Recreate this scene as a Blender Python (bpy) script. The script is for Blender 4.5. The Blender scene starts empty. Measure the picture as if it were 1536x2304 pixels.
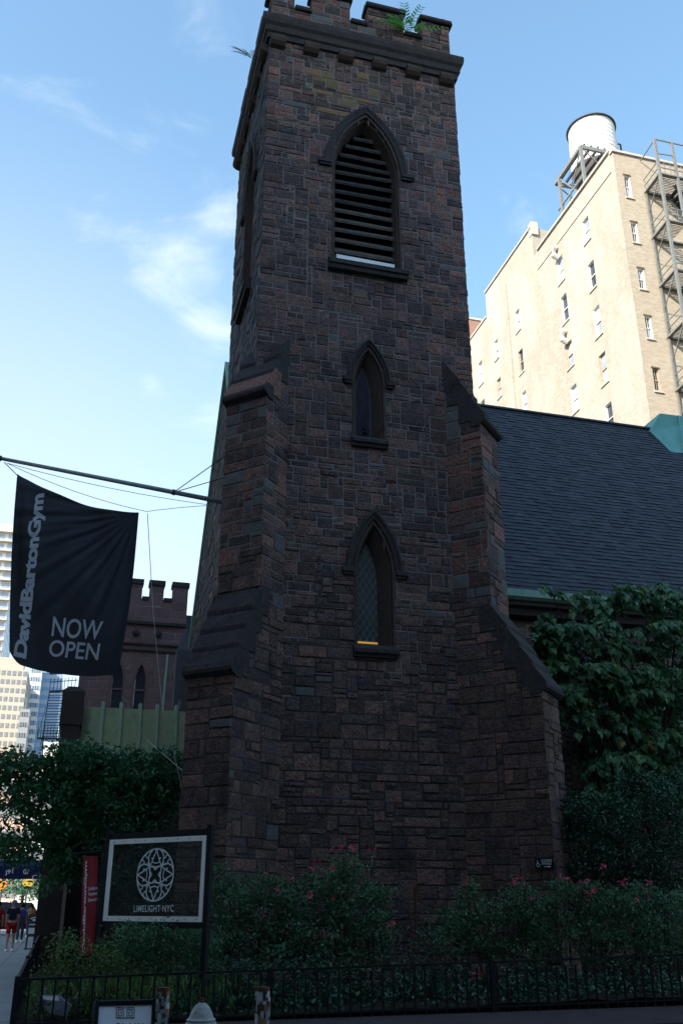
import bpy, bmesh, math, random
import numpy as np
from mathutils import Vector, Matrix
R = math.radians
rng = random.Random(7)
C = bpy.context.scene.collection
scene = bpy.context.scene

# ------------------------------------------------------------------ camera
F_PX, CX, CY, EYE = 2120.0, 768.0, 1152.0, 1.6      # focal length in photo pixels, centre, eye height
PITCH = math.atan(883 / 2120.0); YAW = R(15.3)
cam = bpy.data.cameras.new('camera'); camo = bpy.data.objects.new('camera', cam); C.objects.link(camo)
cam.sensor_fit = 'VERTICAL'; cam.sensor_height = 36; cam.lens = 36 * F_PX / 2304
cam.clip_end = 3000; cam.clip_start = 0.1
camo.location = (0, 0, EYE); camo.rotation_euler = (R(90) + PITCH, 0, -YAW)
scene.camera = camo
cP, sP, cYw, sYw = math.cos(PITCH), math.sin(PITCH), math.cos(YAW), math.sin(YAW)
def ray(x, y):
    r = x - CX; p = CY - y; f = F_PX * cP - p * sP; u = F_PX * sP + p * cP
    return (r * cYw + f * sYw, -r * sYw + f * cYw, u)
def atv(x, y, v):
    d = ray(x, y); t = v / d[1]; return Vector((d[0] * t, v, EYE + d[2] * t))
def atu(x, y, u):
    d = ray(x, y); t = u / d[0]; return Vector((u, d[1] * t, EYE + d[2] * t))

# ------------------------------------------------------------------ light and sky
SUN_EL = 33.0; SUN_H = Vector((-0.84, -0.54, 0)).normalized()
sdir = Vector((SUN_H.x * math.cos(R(SUN_EL)), SUN_H.y * math.cos(R(SUN_EL)), math.sin(R(SUN_EL))))
sl = bpy.data.lights.new('sun', 'SUN'); sl.energy = 2.3; sl.angle = R(0.5); sl.color = (1.0, 0.89, 0.74)
so = bpy.data.objects.new('sun', sl); C.objects.link(so); so.location = (-60, -40, 80)
so.rotation_euler = sdir.to_track_quat('Z', 'Y').to_euler()
scene.view_settings.view_transform = 'Standard'; scene.view_settings.look = 'None'
scene.view_settings.exposure = 2.0; scene.view_settings.gamma = 1.0
w = bpy.data.worlds.new('World'); scene.world = w; w.use_nodes = True
nt = w.node_tree; nt.nodes.clear()
def N_(nt, t, **kw):
    n = nt.nodes.new(t)
    for k, v in kw.items(): setattr(n, k, v)
    return n
out = N_(nt, 'ShaderNodeOutputWorld'); bg = N_(nt, 'ShaderNodeBackground'); bg.inputs['Strength'].default_value = 0.12
sky = N_(nt, 'ShaderNodeTexSky', sky_type='NISHITA', sun_disc=False)
sky.sun_elevation = R(SUN_EL); sky.sun_rotation = math.atan2(SUN_H.x, SUN_H.y)
sky.air_density = 1.0; sky.dust_density = 0.7; sky.ozone_density = 1.3; sky.altitude = 10
tc = N_(nt, 'ShaderNodeTexCoord')
hs = N_(nt, 'ShaderNodeHueSaturation'); hs.inputs['Saturation'].default_value = 1.02; hs.inputs['Value'].default_value = .86; hs.inputs['Hue'].default_value = .486
nt.links.new(sky.outputs[0], hs.inputs['Color'])
# clouds: thin wisps in a few parts of the sky, broken up by noise
noi = N_(nt, 'ShaderNodeTexNoise'); noi.inputs['Scale'].default_value = 7.0; noi.inputs['Detail'].default_value = 9
noi.inputs['Roughness'].default_value = 0.62; noi.inputs['Distortion'].default_value = 0.5
mp = N_(nt, 'ShaderNodeMapping'); mp.inputs['Scale'].default_value = (1.0, 1.0, 1.9); mp.inputs['Rotation'].default_value = (0.35, 0.2, 0)
nt.links.new(tc.outputs['Generated'], mp.inputs['Vector']); nt.links.new(mp.outputs[0], noi.inputs['Vector'])
acc = None
def mth(op, a, b=None):
    m = N_(nt, 'ShaderNodeMath', operation=op)
    for i, q in enumerate((a, b)):
        if q is None: continue
        if isinstance(q, (int, float)): m.inputs[i].default_value = q
        else: nt.links.new(q, m.inputs[i])
    return m.outputs[0]
for (x, y, rad, amp) in ((400, 590, 170, 1.0), (480, 500, 120, .8), (470, 760, 150, 1.0), (345, 860, 60, .9), (500, 100, 120, .75), 
                         (560, 880, 200, .7), (300, 700, 260, .25), (1180, 485, 75, .6), (1140, 440, 60, .45), (430, 230, 160, .35), (330, 700, 220, .5), (250, 480, 160, .4), (1250, 430, 70, .3)):
    d = Vector(ray(x, y)).normalized()
    dn = N_(nt, 'ShaderNodeVectorMath', operation='DISTANCE'); nt.links.new(tc.outputs['Generated'], dn.inputs[0]); dn.inputs[1].default_value = d
    mr = N_(nt, 'ShaderNodeMapRange', interpolation_type='SMOOTHSTEP'); mr.inputs['From Min'].default_value = 0
    mr.inputs['From Max'].default_value = rad / 2300.0 * 1.5; mr.inputs['To Min'].default_value = amp; mr.inputs['To Max'].default_value = 0
    nt.links.new(dn.outputs['Value'], mr.inputs['Value'])
    acc = mr.outputs[0] if acc is None else mth('MAXIMUM', acc, mr.outputs[0])
thr = mth('ADD', mth('MULTIPLY', acc, 0.31), noi.outputs['Fac'])
rmp = N_(nt, 'ShaderNodeMapRange', interpolation_type='SMOOTHSTEP'); rmp.inputs['From Min'].default_value = 0.62; rmp.inputs['From Max'].default_value = 1.17
nt.links.new(thr, rmp.inputs['Value'])
mx = N_(nt, 'ShaderNodeMix', data_type='RGBA'); nt.links.new(rmp.outputs[0], mx.inputs['Factor'])
# thin bright veil low in the west
sxyz = N_(nt, 'ShaderNodeSeparateXYZ'); nt.links.new(tc.outputs['Generated'], sxyz.inputs[0])
vd = N_(nt, 'ShaderNodeVectorMath', operation='DISTANCE'); nt.links.new(tc.outputs['Generated'], vd.inputs[0]); vd.inputs[1].default_value = Vector(ray(-150, 1500)).normalized()
vr = N_(nt, 'ShaderNodeMapRange', interpolation_type='SMOOTHSTEP'); vr.inputs['From Min'].default_value = .1; vr.inputs['From Max'].default_value = .62; vr.inputs['To Min'].default_value = .7; vr.inputs['To Max'].default_value = 0
nt.links.new(vd.outputs['Value'], vr.inputs['Value'])
mv_ = N_(nt, 'ShaderNodeMix', data_type='RGBA'); nt.links.new(vr.outputs[0], mv_.inputs['Factor']); nt.links.new(hs.outputs[0], mv_.inputs['A']); mv_.inputs['B'].default_value = (1.95, 2.2, 2.4, 1)
nt.links.new(mv_.outputs['Result'], mx.inputs['A']); mx.inputs['B'].default_value = (2.5, 2.7, 2.85, 1)
nt.links.new(mx.outputs['Result'], bg.inputs['Color']); nt.links.new(bg.outputs[0], out.inputs[0])

# ------------------------------------------------------------------ materials
MATS = {}
def lin(c):
    return tuple((x / 12.92 if x <= .04045 else ((x + .055) / 1.055) ** 2.4) for x in c)
def mat(name, cols, rough=0.85, island=0.0, nscale=3.0, nmix=0.5, bump=0.0, bscale=30.0, metal=0.0, spec=0.3, extra=None, stain=None, speck=0):
    """cols: list of base colours (linear); island = weight of the per-piece random against noise"""
    m = bpy.data.materials.new(name); m.use_nodes = True; t = m.node_tree; b = t.nodes['Principled BSDF']
    b.inputs['Roughness'].default_value = rough; b.inputs['Metallic'].default_value = metal
    b.inputs['Specular IOR Level'].default_value = min(spec, .06) if (rough >= .74 and spec == .3) else spec
    geo = N_(t, 'ShaderNodeNewGeometry')
    n = N_(t, 'ShaderNodeTexNoise'); n.inputs['Scale'].default_value = nscale; n.inputs['Detail'].default_value = 8; n.inputs['Roughness'].default_value = .65
    t.links.new(geo.outputs['Position'], n.inputs['Vector'])
    def M(op, a, b_):
        q = N_(t, 'ShaderNodeMath', operation=op)
        for i, z in enumerate((a, b_)):
            if isinstance(z, (int, float)): q.inputs[i].default_value = z
            else: t.links.new(z, q.inputs[i])
        return q.outputs[0]
    nn = N_(t, 'ShaderNodeMapRange'); nn.inputs['From Min'].default_value = .3; nn.inputs['From Max'].default_value = .7
    t.links.new(n.outputs['Fac'], nn.inputs['Value'])
    fac = nn.outputs[0]
    if island > 0:
        fac = M('ADD', M('MULTIPLY', geo.outputs['Random Per Island'], island), M('MULTIPLY', nn.outputs[0], 1 - island))
    ramp = N_(t, 'ShaderNodeValToRGB'); cr = ramp.color_ramp
    while len(cr.elements) < len(cols): cr.elements.new(.5)
    for i, c in enumerate(cols):
        cr.elements[i].position = i / max(1, len(cols) - 1); cr.elements[i].color = (*c, 1)
    t.links.new(fac, ramp.inputs[0])
    colout = ramp.outputs[0]
    if speck:
        n5 = N_(t, 'ShaderNodeTexNoise'); n5.inputs['Scale'].default_value = 13; n5.inputs['Detail'].default_value = 7; n5.inputs['Roughness'].default_value = .75
        t.links.new(geo.outputs['Position'], n5.inputs['Vector'])
        r5 = N_(t, 'ShaderNodeMapRange'); r5.inputs['From Min'].default_value = .3; r5.inputs['From Max'].default_value = .7; r5.inputs['To Min'].default_value = 1 - speck; r5.inputs['To Max'].default_value = 1 + speck * 1.3
        t.links.new(n5.outputs['Fac'], r5.inputs['Value'])
        v5 = N_(t, 'ShaderNodeVectorMath', operation='SCALE'); t.links.new(colout, v5.inputs[0]); t.links.new(r5.outputs[0], v5.inputs['Scale']); colout = v5.outputs[0]
    if stain:
        sc, st, scol, stretch = stain
        n2 = N_(t, 'ShaderNodeTexNoise'); n2.inputs['Scale'].default_value = sc; n2.inputs['Detail'].default_value = 6
        mpp = N_(t, 'ShaderNodeMapping'); mpp.inputs['Scale'].default_value = stretch
        t.links.new(geo.outputs['Position'], mpp.inputs['Vector']); t.links.new(mpp.outputs[0], n2.inputs['Vector'])
        r2 = N_(t, 'ShaderNodeMapRange'); r2.inputs['From Min'].default_value = st; r2.inputs['From Max'].default_value = st + .12
        t.links.new(n2.outputs['Fac'], r2.inputs['Value'])
        mm = N_(t, 'ShaderNodeMix', data_type='RGBA'); t.links.new(r2.outputs[0], mm.inputs['Factor'])
        t.links.new(colout, mm.inputs['A']); mm.inputs['B'].default_value = (*scol, 1); colout = mm.outputs['Result']
    t.links.new(colout, b.inputs['Base Color'])
    if bump > 0:
        n3 = N_(t, 'ShaderNodeTexNoise'); n3.inputs['Scale'].default_value = bscale; n3.inputs['Detail'].default_value = 5
        t.links.new(geo.outputs['Position'], n3.inputs['Vector'])
        bp = N_(t, 'ShaderNodeBump'); bp.inputs['Strength'].default_value = min(1, bump); bp.inputs['Distance'].default_value = 0.02 if bump < .8 else .045
        t.links.new(n3.outputs['Fac'], bp.inputs['Height']); t.links.new(bp.outputs[0], b.inputs['Normal'])
    if extra: extra(t, b, geo)
    MATS[name] = m; return m
stone = mat('brownstone', [(.042, .029, .029), (.090, .060, .054), (.060, .047, .050), (.135, .086, .074), (.082, .062, .064), (.165, .098, .084), (.100, .080, .082)],
            .9, island=.72, nscale=2.2, bump=1.0, bscale=22, speck=.55, stain=(1.1, .62, (.030, .027, .030), (1, 1, .6)))
stone_red = mat('spalled_red_stone', [(.155, .078, .066), (.13, .070, .060), (.20, .11, .090), (.11, .066, .058)], .92, island=.6, nscale=7, bump=1.0, bscale=14, speck=.5)
stone_grey = mat('patched_grey_stone', [(.08, .079, .083), (.125, .118, .115), (.075, .076, .085)], .88, island=.6, nscale=9, bump=.6, bscale=40)
tan_lintel_lit_patch = mat('ochre_lintel_lit_patch', [(.13, .09, .05), (.17, .125, .075), (.22, .12, .07)], .9, island=.6, nscale=6, bump=.8, bscale=26)  # lintel stone; also paints warm reflected light near the tower top
stone_dark = mat('soot_dark_stone', [(.028, .025, .026), (.048, .042, .043), (.036, .034, .037)], .8, nscale=3, bump=.5, bscale=26, speck=.35, stain=(4, .63, (.06, .062, .062), (1, 1, .4)))
stone_reveal = mat('dressed_reveal_stone', [(.040, .031, .028), (.066, .050, .044), (.052, .044, .041)], .85, nscale=4, bump=.4, bscale=30)
mortar = mat('mortar', [(.09, .088, .09), (.195, .188, .185), (.14, .136, .136)], .95, nscale=1.0)
side_stone = mat('weathered_blue_stone', [(.045, .045, .055), (.07, .072, .082), (.055, .048, .055)], .85, island=.4, nscale=3, bump=.7, bscale=20, stain=(3.0, .62, (.24, .25, .27), (1, 1.2, .35)))
def slate_extra(t, b, geo): pass
slate = mat('roof_slate', [(.017, .021, .030), (.032, .037, .050), (.024, .029, .041), (.045, .050, .062)], .7, island=.85, nscale=1.5, spec=.35)
copper = mat('verdigris_copper', [(.13, .25, .20), (.19, .31, .24), (.14, .26, .23)], .7, nscale=2, stain=(2.5, .58, (.16, .19, .10), (2, 2, .3)))
copper_olive = mat('aged_olive_copper', [(.17, .19, .095), (.24, .27, .15), (.20, .22, .12)], .7, nscale=2, stain=(3.0, .6, (.22, .30, .19), (3, 3, .25)))
teal = mat('teal_copper', [(.075, .22, .21), (.11, .29, .27)], .7, nscale=1.2, stain=(2.5, .64, (.20, .22, .14), (2, 2, .3)))
def brick_mat(name, c1, c2, cm, scale=1.0, bumpf=.3, mixn=.45, cn=None):
    m = bpy.data.materials.new(name); m.use_nodes = True; t = m.node_tree; b = t.nodes['Principled BSDF']; b.inputs['Roughness'].default_value = .9; b.inputs['Specular IOR Level'].default_value = .06
    geo = N_(t, 'ShaderNodeNewGeometry'); sx = N_(t, 'ShaderNodeSeparateXYZ'); t.links.new(geo.outputs['Position'], sx.inputs[0])
    ad = N_(t, 'ShaderNodeMath', operation='ADD'); t.links.new(sx.outputs[0], ad.inputs[0]); t.links.new(sx.outputs[1], ad.inputs[1])
    cb = N_(t, 'ShaderNodeCombineXYZ'); t.links.new(ad.outputs[0], cb.inputs[0]); t.links.new(sx.outputs[2], cb.inputs[1])
    br = N_(t, 'ShaderNodeTexBrick'); br.inputs['Scale'].default_value = scale; br.inputs['Brick Width'].default_value = .30; br.inputs['Row Height'].default_value = .10
    br.inputs['Mortar Size'].default_value = .014; br.inputs['Color1'].default_value = (*c1, 1); br.inputs['Color2'].default_value = (*c2, 1); br.inputs['Mortar'].default_value = (*cm, 1)
    t.links.new(cb.outputs[0], br.inputs['Vector'])
    n = N_(t, 'ShaderNodeTexNoise'); n.inputs['Scale'].default_value = .35; n.inputs['Detail'].default_value = 7; n.inputs['Roughness'].default_value = .7
    mpp = N_(t, 'ShaderNodeMapping'); mpp.inputs['Scale'].default_value = (1, 1, .45); t.links.new(geo.outputs['Position'], mpp.inputs['Vector']); t.links.new(mpp.outputs[0], n.inputs['Vector'])
    mr = N_(t, 'ShaderNodeMapRange'); mr.inputs['From Min'].default_value = .42; mr.inputs['From Max'].default_value = .68; mr.inputs['To Max'].default_value = mixn
    t.links.new(n.outputs['Fac'], mr.inputs['Value'])
    mm = N_(t, 'ShaderNodeMix', data_type='RGBA'); t.links.new(mr.outputs[0], mm.inputs['Factor']); t.links.new(br.outputs['Color'], mm.inputs['A'])
    mm.inputs['B'].default_value = (*(cn or c2), 1); t.links.new(mm.outputs['Result'], b.inputs['Base Color'])
    bp = N_(t, 'ShaderNodeBump'); bp.inputs['Strength'].default_value = bumpf; bp.inputs['Distance'].default_value = .02; bp.invert = True
    t.links.new(br.outputs['Fac'], bp.inputs['Height']); t.links.new(bp.outputs[0], b.inputs['Normal'])
    MATS[name] = m; return m
cream_side = brick_mat('washed_cream_brick', (.31, .275, .22), (.41, .375, .315), (.39, .355, .30), 1.0, .3, .75, (.49, .46, .405))
cream_front = brick_mat('buff_brick', (.36, .30, .22), (.48, .42, .325), (.49, .44, .36), 1.0, .5, .4, (.45, .34, .26))
red_brick = brick_mat('red_brick', (.28, .12, .08), (.36, .18, .12), (.34, .28, .24), 1.0)
rosy_stone = mat('rosy_ashlar', [(.12, .075, .074), (.17, .105, .103), (.14, .092, .094)], .9, island=.6, nscale=2, bump=.4)
rosy_mortar = mat('rosy_mortar', [(.20, .165, .16), (.26, .22, .21)], .95)
dark_block = mat('dark_masonry', [(.045, .036, .035), (.06, .048, .046)], .9, nscale=1.4, bump=.4)  # plain dark brown masonry for walls, piers and cornices
concrete = mat('pale_coping_stone', [(.45, .41, .35), (.58, .53, .46)], .85, nscale=2)
white_p = mat('white_paint', [(.72, .72, .70), (.80, .80, .78)], .6, nscale=2)
tank_mat = mat('whitewashed_tank', [(.68, .66, .62), (.80, .79, .76)], .7, nscale=2, stain=(4, .63, (.42, .32, .24), (1, 1, .25)))
steel = mat('grey_painted_steel', [(.16, .17, .17), (.24, .25, .24)], .6, nscale=4, metal=.1, stain=(5, .62, (.20, .12, .07), (1, 1, .4)))
dark_steel = mat('dark_steel', [(.03, .035, .04), (.06, .065, .07)], .6, nscale=4)
iron = mat('black_painted_iron', [(.006, .008, .010), (.013, .015, .018)], .75, nscale=8, spec=.15)
pole_p = mat('grey_green_pole_paint', [(.26, .29, .29), (.34, .37, .36)], .5, nscale=5)
rust = mat('rusty_iron', [(.07, .032, .020), (.11, .055, .035), (.05, .032, .026)], .9, nscale=12, bump=.4)
glassd = mat('dark_window_glass', [(.02, .028, .038), (.045, .058, .07)], .12, nscale=1.2, spec=.6)
glassb = mat('sky_tinted_glass', [(.20, .24, .30), (.42, .46, .52)], .15, nscale=.9, spec=.6)
glassp = mat('pale_drawn_blind', [(.50, .50, .48), (.62, .62, .60)], .3, nscale=1, spec=.5)
lead = mat('lead_cames', [(.13, .16, .17), (.19, .22, .23)], .6)
leaf_dk = [(.010, .040, .026), (.018, .070, .045), (.030, .10, .062), (.014, .052, .035)]
def leafm(name, cols, rough=.45, tr=.25):
    def ex(t, b, geo):
        tn = N_(t, 'ShaderNodeBsdfTranslucent'); ms = N_(t, 'ShaderNodeMixShader'); ms.inputs[0].default_value = tr
        src = b.inputs['Base Color'].links[0].from_socket; t.links.new(src, tn.inputs['Color'])
        o = t.nodes['Material Output']; t.links.new(b.outputs[0], ms.inputs[1]); t.links.new(tn.outputs[0], ms.inputs[2]); t.links.new(ms.outputs[0], o.inputs[0])
    return mat(name, cols, rough, island=.5, nscale=1.7, spec=.28, extra=ex)
leaf_tree = leafm('street_tree_leaf', [(.022, .09, .034), (.045, .15, .062), (.08, .21, .09)])
leaf_cat = leafm('heart_leaf', [(.026, .082, .033), (.048, .135, .058), (.085, .195, .082), (.14, .25, .085)], .38)
leaf_yel = leafm('yellowing_leaf', [(.30, .26, .05), (.36, .20, .04)])
leaf_holly = leafm('dark_glossy_leaf', [(.016, .052, .026), (.028, .080, .042), (.05, .115, .065)], .3, .08)
leaf_rose = leafm('rose_leaf', [(.034, .10, .042), (.070, .165, .075), (.14, .24, .13)], .5)
leaf_weed = leafm('weed_leaf', [(.040, .095, .022), (.075, .14, .035), (.12, .17, .05), (.03, .07, .02)], .6)
leaf_fern = leafm('bright_fresh_leaf', [(.10, .30, .06), (.17, .42, .09)], .5, .45)
petal = mat('pink_petal', [(.42, .025, .07), (.60, .06, .13)], .6, island=.7)
bark = mat('bark', [(.035, .028, .022), (.06, .048, .038)], .95, nscale=10, bump=.6)
cloth_blk = mat('black_flag_cloth', [(.005, .007, .012), (.010, .013, .021)], .6, nscale=2, spec=.3, bump=.7, bscale=3.5)
cloth_red = mat('red_banner_cloth', [(.22, .018, .022), (.30, .03, .035)], .7, nscale=3)
silver = mat('silver_lettering', [(.30, .32, .36), (.36, .38, .42)], .7, nscale=8)
white_let = mat('white_lettering', [(.62, .64, .68), (.70, .72, .76)], .7, nscale=8)
soil = mat('garden_soil', [(.020, .016, .012), (.035, .028, .02)], .95, nscale=5, bump=.8)
asphalt = mat('asphalt', [(.04, .04, .042), (.06, .06, .062)], .9, nscale=3, bump=.4, bscale=90)
def pave_extra(t, b, geo):
    br = N_(t, 'ShaderNodeTexBrick'); br.offset = 0; br.inputs['Scale'].default_value = 1; br.inputs['Brick Width'].default_value = 1.5; br.inputs['Row Height'].default_value = 1.5
    br.inputs['Mortar Size'].default_value = .012; br.inputs['Color1'].default_value = (.9, .9, .9, 1); br.inputs['Color2'].default_value = (1, 1, 1, 1); br.inputs['Mortar'].default_value = (.35, .35, .35, 1)
    t.links.new(geo.outputs['Position'], br.inputs['Vector'])
    mm = N_(t, 'ShaderNodeMix', data_type='RGBA', blend_type='MULTIPLY'); mm.inputs['Factor'].default_value = 1
    src = b.inputs['Base Color'].links[0].from_socket; t.links.new(src, mm.inputs['A']); t.links.new(br.outputs['Color'], mm.inputs['B']); t.links.new(mm.outputs['Result'], b.inputs['Base Color'])
pave = mat('concrete_paving', [(.22, .22, .22), (.28, .28, .28)], .9, nscale=1.1, bump=.2, bscale=60, extra=pave_extra)
kerbm = mat('kerb_stone', [(.045, .036, .036), (.07, .055, .055)], .9, nscale=3, bump=.3)
skin = mat('skin', [(.30, .17, .11), (.36, .21, .14)], .6)
def flat(name, c, rough=.8, n=.15):
    return mat(name, [tuple(x * (1 - n) for x in c), tuple(min(1, x * (1 + n)) for x in c)], rough, nscale=6)

# ------------------------------------------------------------------ builders
def tag(o, label=None, cat=None, group=None, kind=None):
    if label: o['label'] = label
    if cat: o['category'] = cat
    if group: o['group'] = group
    if kind: o['kind'] = kind
    return o
def empty(name, loc, label=None, cat=None, group=None, rz=0):
    o = bpy.data.objects.new(name, None); C.objects.link(o); o.location = loc; o.rotation_euler = (0, 0, rz); o.empty_display_size = .3
    return tag(o, label, cat, group)
def wloc(p):
    v = Vector((0, 0, 0))
    while p is not None: v += Vector(p.location); p = p.parent
    return v
class MB:
    def __init__(s): s.v = []; s.f = []; s.m = []; s.mi = 0
    def add(s, vs, fs, mi=None):
        b = len(s.v); s.v += [tuple(v) for v in vs]
        for f in fs: s.f.append(tuple(b + i for i in f)); s.m.append(s.mi if mi is None else mi)
        return s
    def quad(s, a, b, c, d, mi=None): return s.add([a, b, c, d], [(0, 1, 2, 3)], mi)
    def box(s, lo, hi, mi=None, M=None):
        x0, y0, z0 = lo; x1, y1, z1 = hi
        vs = [Vector(p) for p in ((x0, y0, z0), (x1, y0, z0), (x1, y1, z0), (x0, y1, z0), (x0, y0, z1), (x1, y0, z1), (x1, y1, z1), (x0, y1, z1))]
        if M is not None: vs = [M @ v for v in vs]
        return s.add(vs, [(0, 3, 2, 1), (4, 5, 6, 7), (0, 1, 5, 4), (1, 2, 6, 5), (2, 3, 7, 6), (3, 0, 4, 7)], mi)
    def beam(s, a, b, w_, h_=None, mi=None, up=Vector((0, 0, 1))):
        a = Vector(a); b = Vector(b); h_ = h_ or w_; d = (b - a).normalized()
        x = d.cross(up)
        if x.length < 1e-3: x = d.cross(Vector((0, 1, 0)))
        x.normalize(); y = x.cross(d).normalized()
        vs = [p + x * sx * w_ / 2 + y * sy * h_ / 2 for p in (a, b) for sx, sy in ((-1, -1), (1, -1), (1, 1), (-1, 1))]
        return s.add(vs, [(3, 2, 1, 0), (4, 5, 6, 7), (0, 1, 5, 4), (1, 2, 6, 5), (2, 3, 7, 6), (3, 0, 4, 7)], mi)
    def tube(s, pts, rad, n=8, mi=None, cap=True):
        pts = [Vector(p) for p in pts]; rs = rad if isinstance(rad, (list, tuple)) else [rad] * len(pts)
        rings = []; vs = []
        for i, p in enumerate(pts):
            d = (pts[min(i + 1, len(pts) - 1)] - pts[max(i - 1, 0)]).normalized()
            x = d.cross(Vector((0, 0, 1)))
            if x.length < 1e-2: x = Vector((1, 0, 0))
            x.normalize(); y = x.cross(d)
            for k in range(n):
                a = 2 * math.pi * k / n; vs.append(p + (x * math.cos(a) + y * math.sin(a)) * rs[i])
        fs = [(i * n + k, i * n + (k + 1) % n, (i + 1) * n + (k + 1) % n, (i + 1) * n + k) for i in range(len(pts) - 1) for k in range(n)]
        if cap: fs += [tuple(range(n))[::-1], tuple((len(pts) - 1) * n + k for k in range(n))]
        return s.add(vs, fs, mi)
    def lathe(s, c, prof, n=24, mi=None):
        vs = [(c[0] + r * math.cos(2 * math.pi * k / n), c[1] + r * math.sin(2 * math.pi * k / n), c[2] + z) for r, z in prof for k in range(n)]
        fs = [(i * n + k, i * n + (k + 1) % n, (i + 1) * n + (k + 1) % n, (i + 1) * n + k) for i in range(len(prof) - 1) for k in range(n)]
        return s.add(vs, fs, mi)
    def prism(s, poly, f0, f1, mi=None):
        """poly points (a,b); f0,f1 map (a,b)->3D for the two ends"""
        n = len(poly); vs = [f0(*p) for p in poly] + [f1(*p) for p in poly]
        return s.add(vs, [tuple(range(n))[::-1], tuple(range(n, 2 * n))] + [(i, (i + 1) % n, n + (i + 1) % n, n + i) for i in range(n)], mi)
    def build(s, name, mats, parent=None, smooth=False, local=False):
        me = bpy.data.meshes.new(name)
        off = Vector((0, 0, 0)) if (local or parent is None) else wloc(parent)
        vs = s.v if off.length == 0 else [(v[0] - off.x, v[1] - off.y, v[2] - off.z) for v in s.v]
        me.from_pydata(vs, [], s.f)
        if not isinstance(mats, (list, tuple)): mats = [mats]
        for m in mats: me.materials.append(m)
        if len(mats) > 1: me.polygons.foreach_set('material_index', s.m)
        if smooth: me.polygons.foreach_set('use_smooth', [True] * len(s.f))
        me.validate(); me.update()
        o = bpy.data.objects.new(name, me); C.objects.link(o)
        if parent is not None: o.parent = parent
        return o

# pointed arch: half width at height z
class Arch:
    def __init__(s, c, a, z0, zs, za): s.c, s.a, s.z0, s.zs, s.za = c, a, z0, zs, za; h = za - zs; s.Rr = (a * a + h * h) / (2 * a); s.cx = s.Rr - a
    def hw(s, z):
        if z < s.z0 - 1e-6 or z > s.za: return 0.0
        if z <= s.zs: return s.a
        return max(0, math.sqrt(max(0, s.Rr ** 2 - (z - s.zs) ** 2)) - s.cx)
    def grow(s, o, dz0=0): 
        n = Arch.__new__(Arch); n.c, n.a, n.z0, n.zs = s.c, s.a + o, s.z0 + dz0, s.zs; n.cx = s.cx; n.Rr = s.Rr + o
        n.za = s.zs + math.sqrt(max(0.0001, n.Rr ** 2 - s.cx ** 2)); return n
    def outline(s, n=14):
        h = s.za - s.zs; pts = [(s.c - s.a, s.z0)]
        for i in range(n + 1):
            z = s.zs + h * math.sin(math.pi / 2 * i / n); pts.append((s.c - s.hw(min(z, s.za)), z))
        pts[-1] = (s.c, s.za)
        return pts + [(2 * s.c - x, z) for x, z in pts[:-1]][::-1]
    def arc(s, n=14): return s.outline(n)[1:-1]
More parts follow.
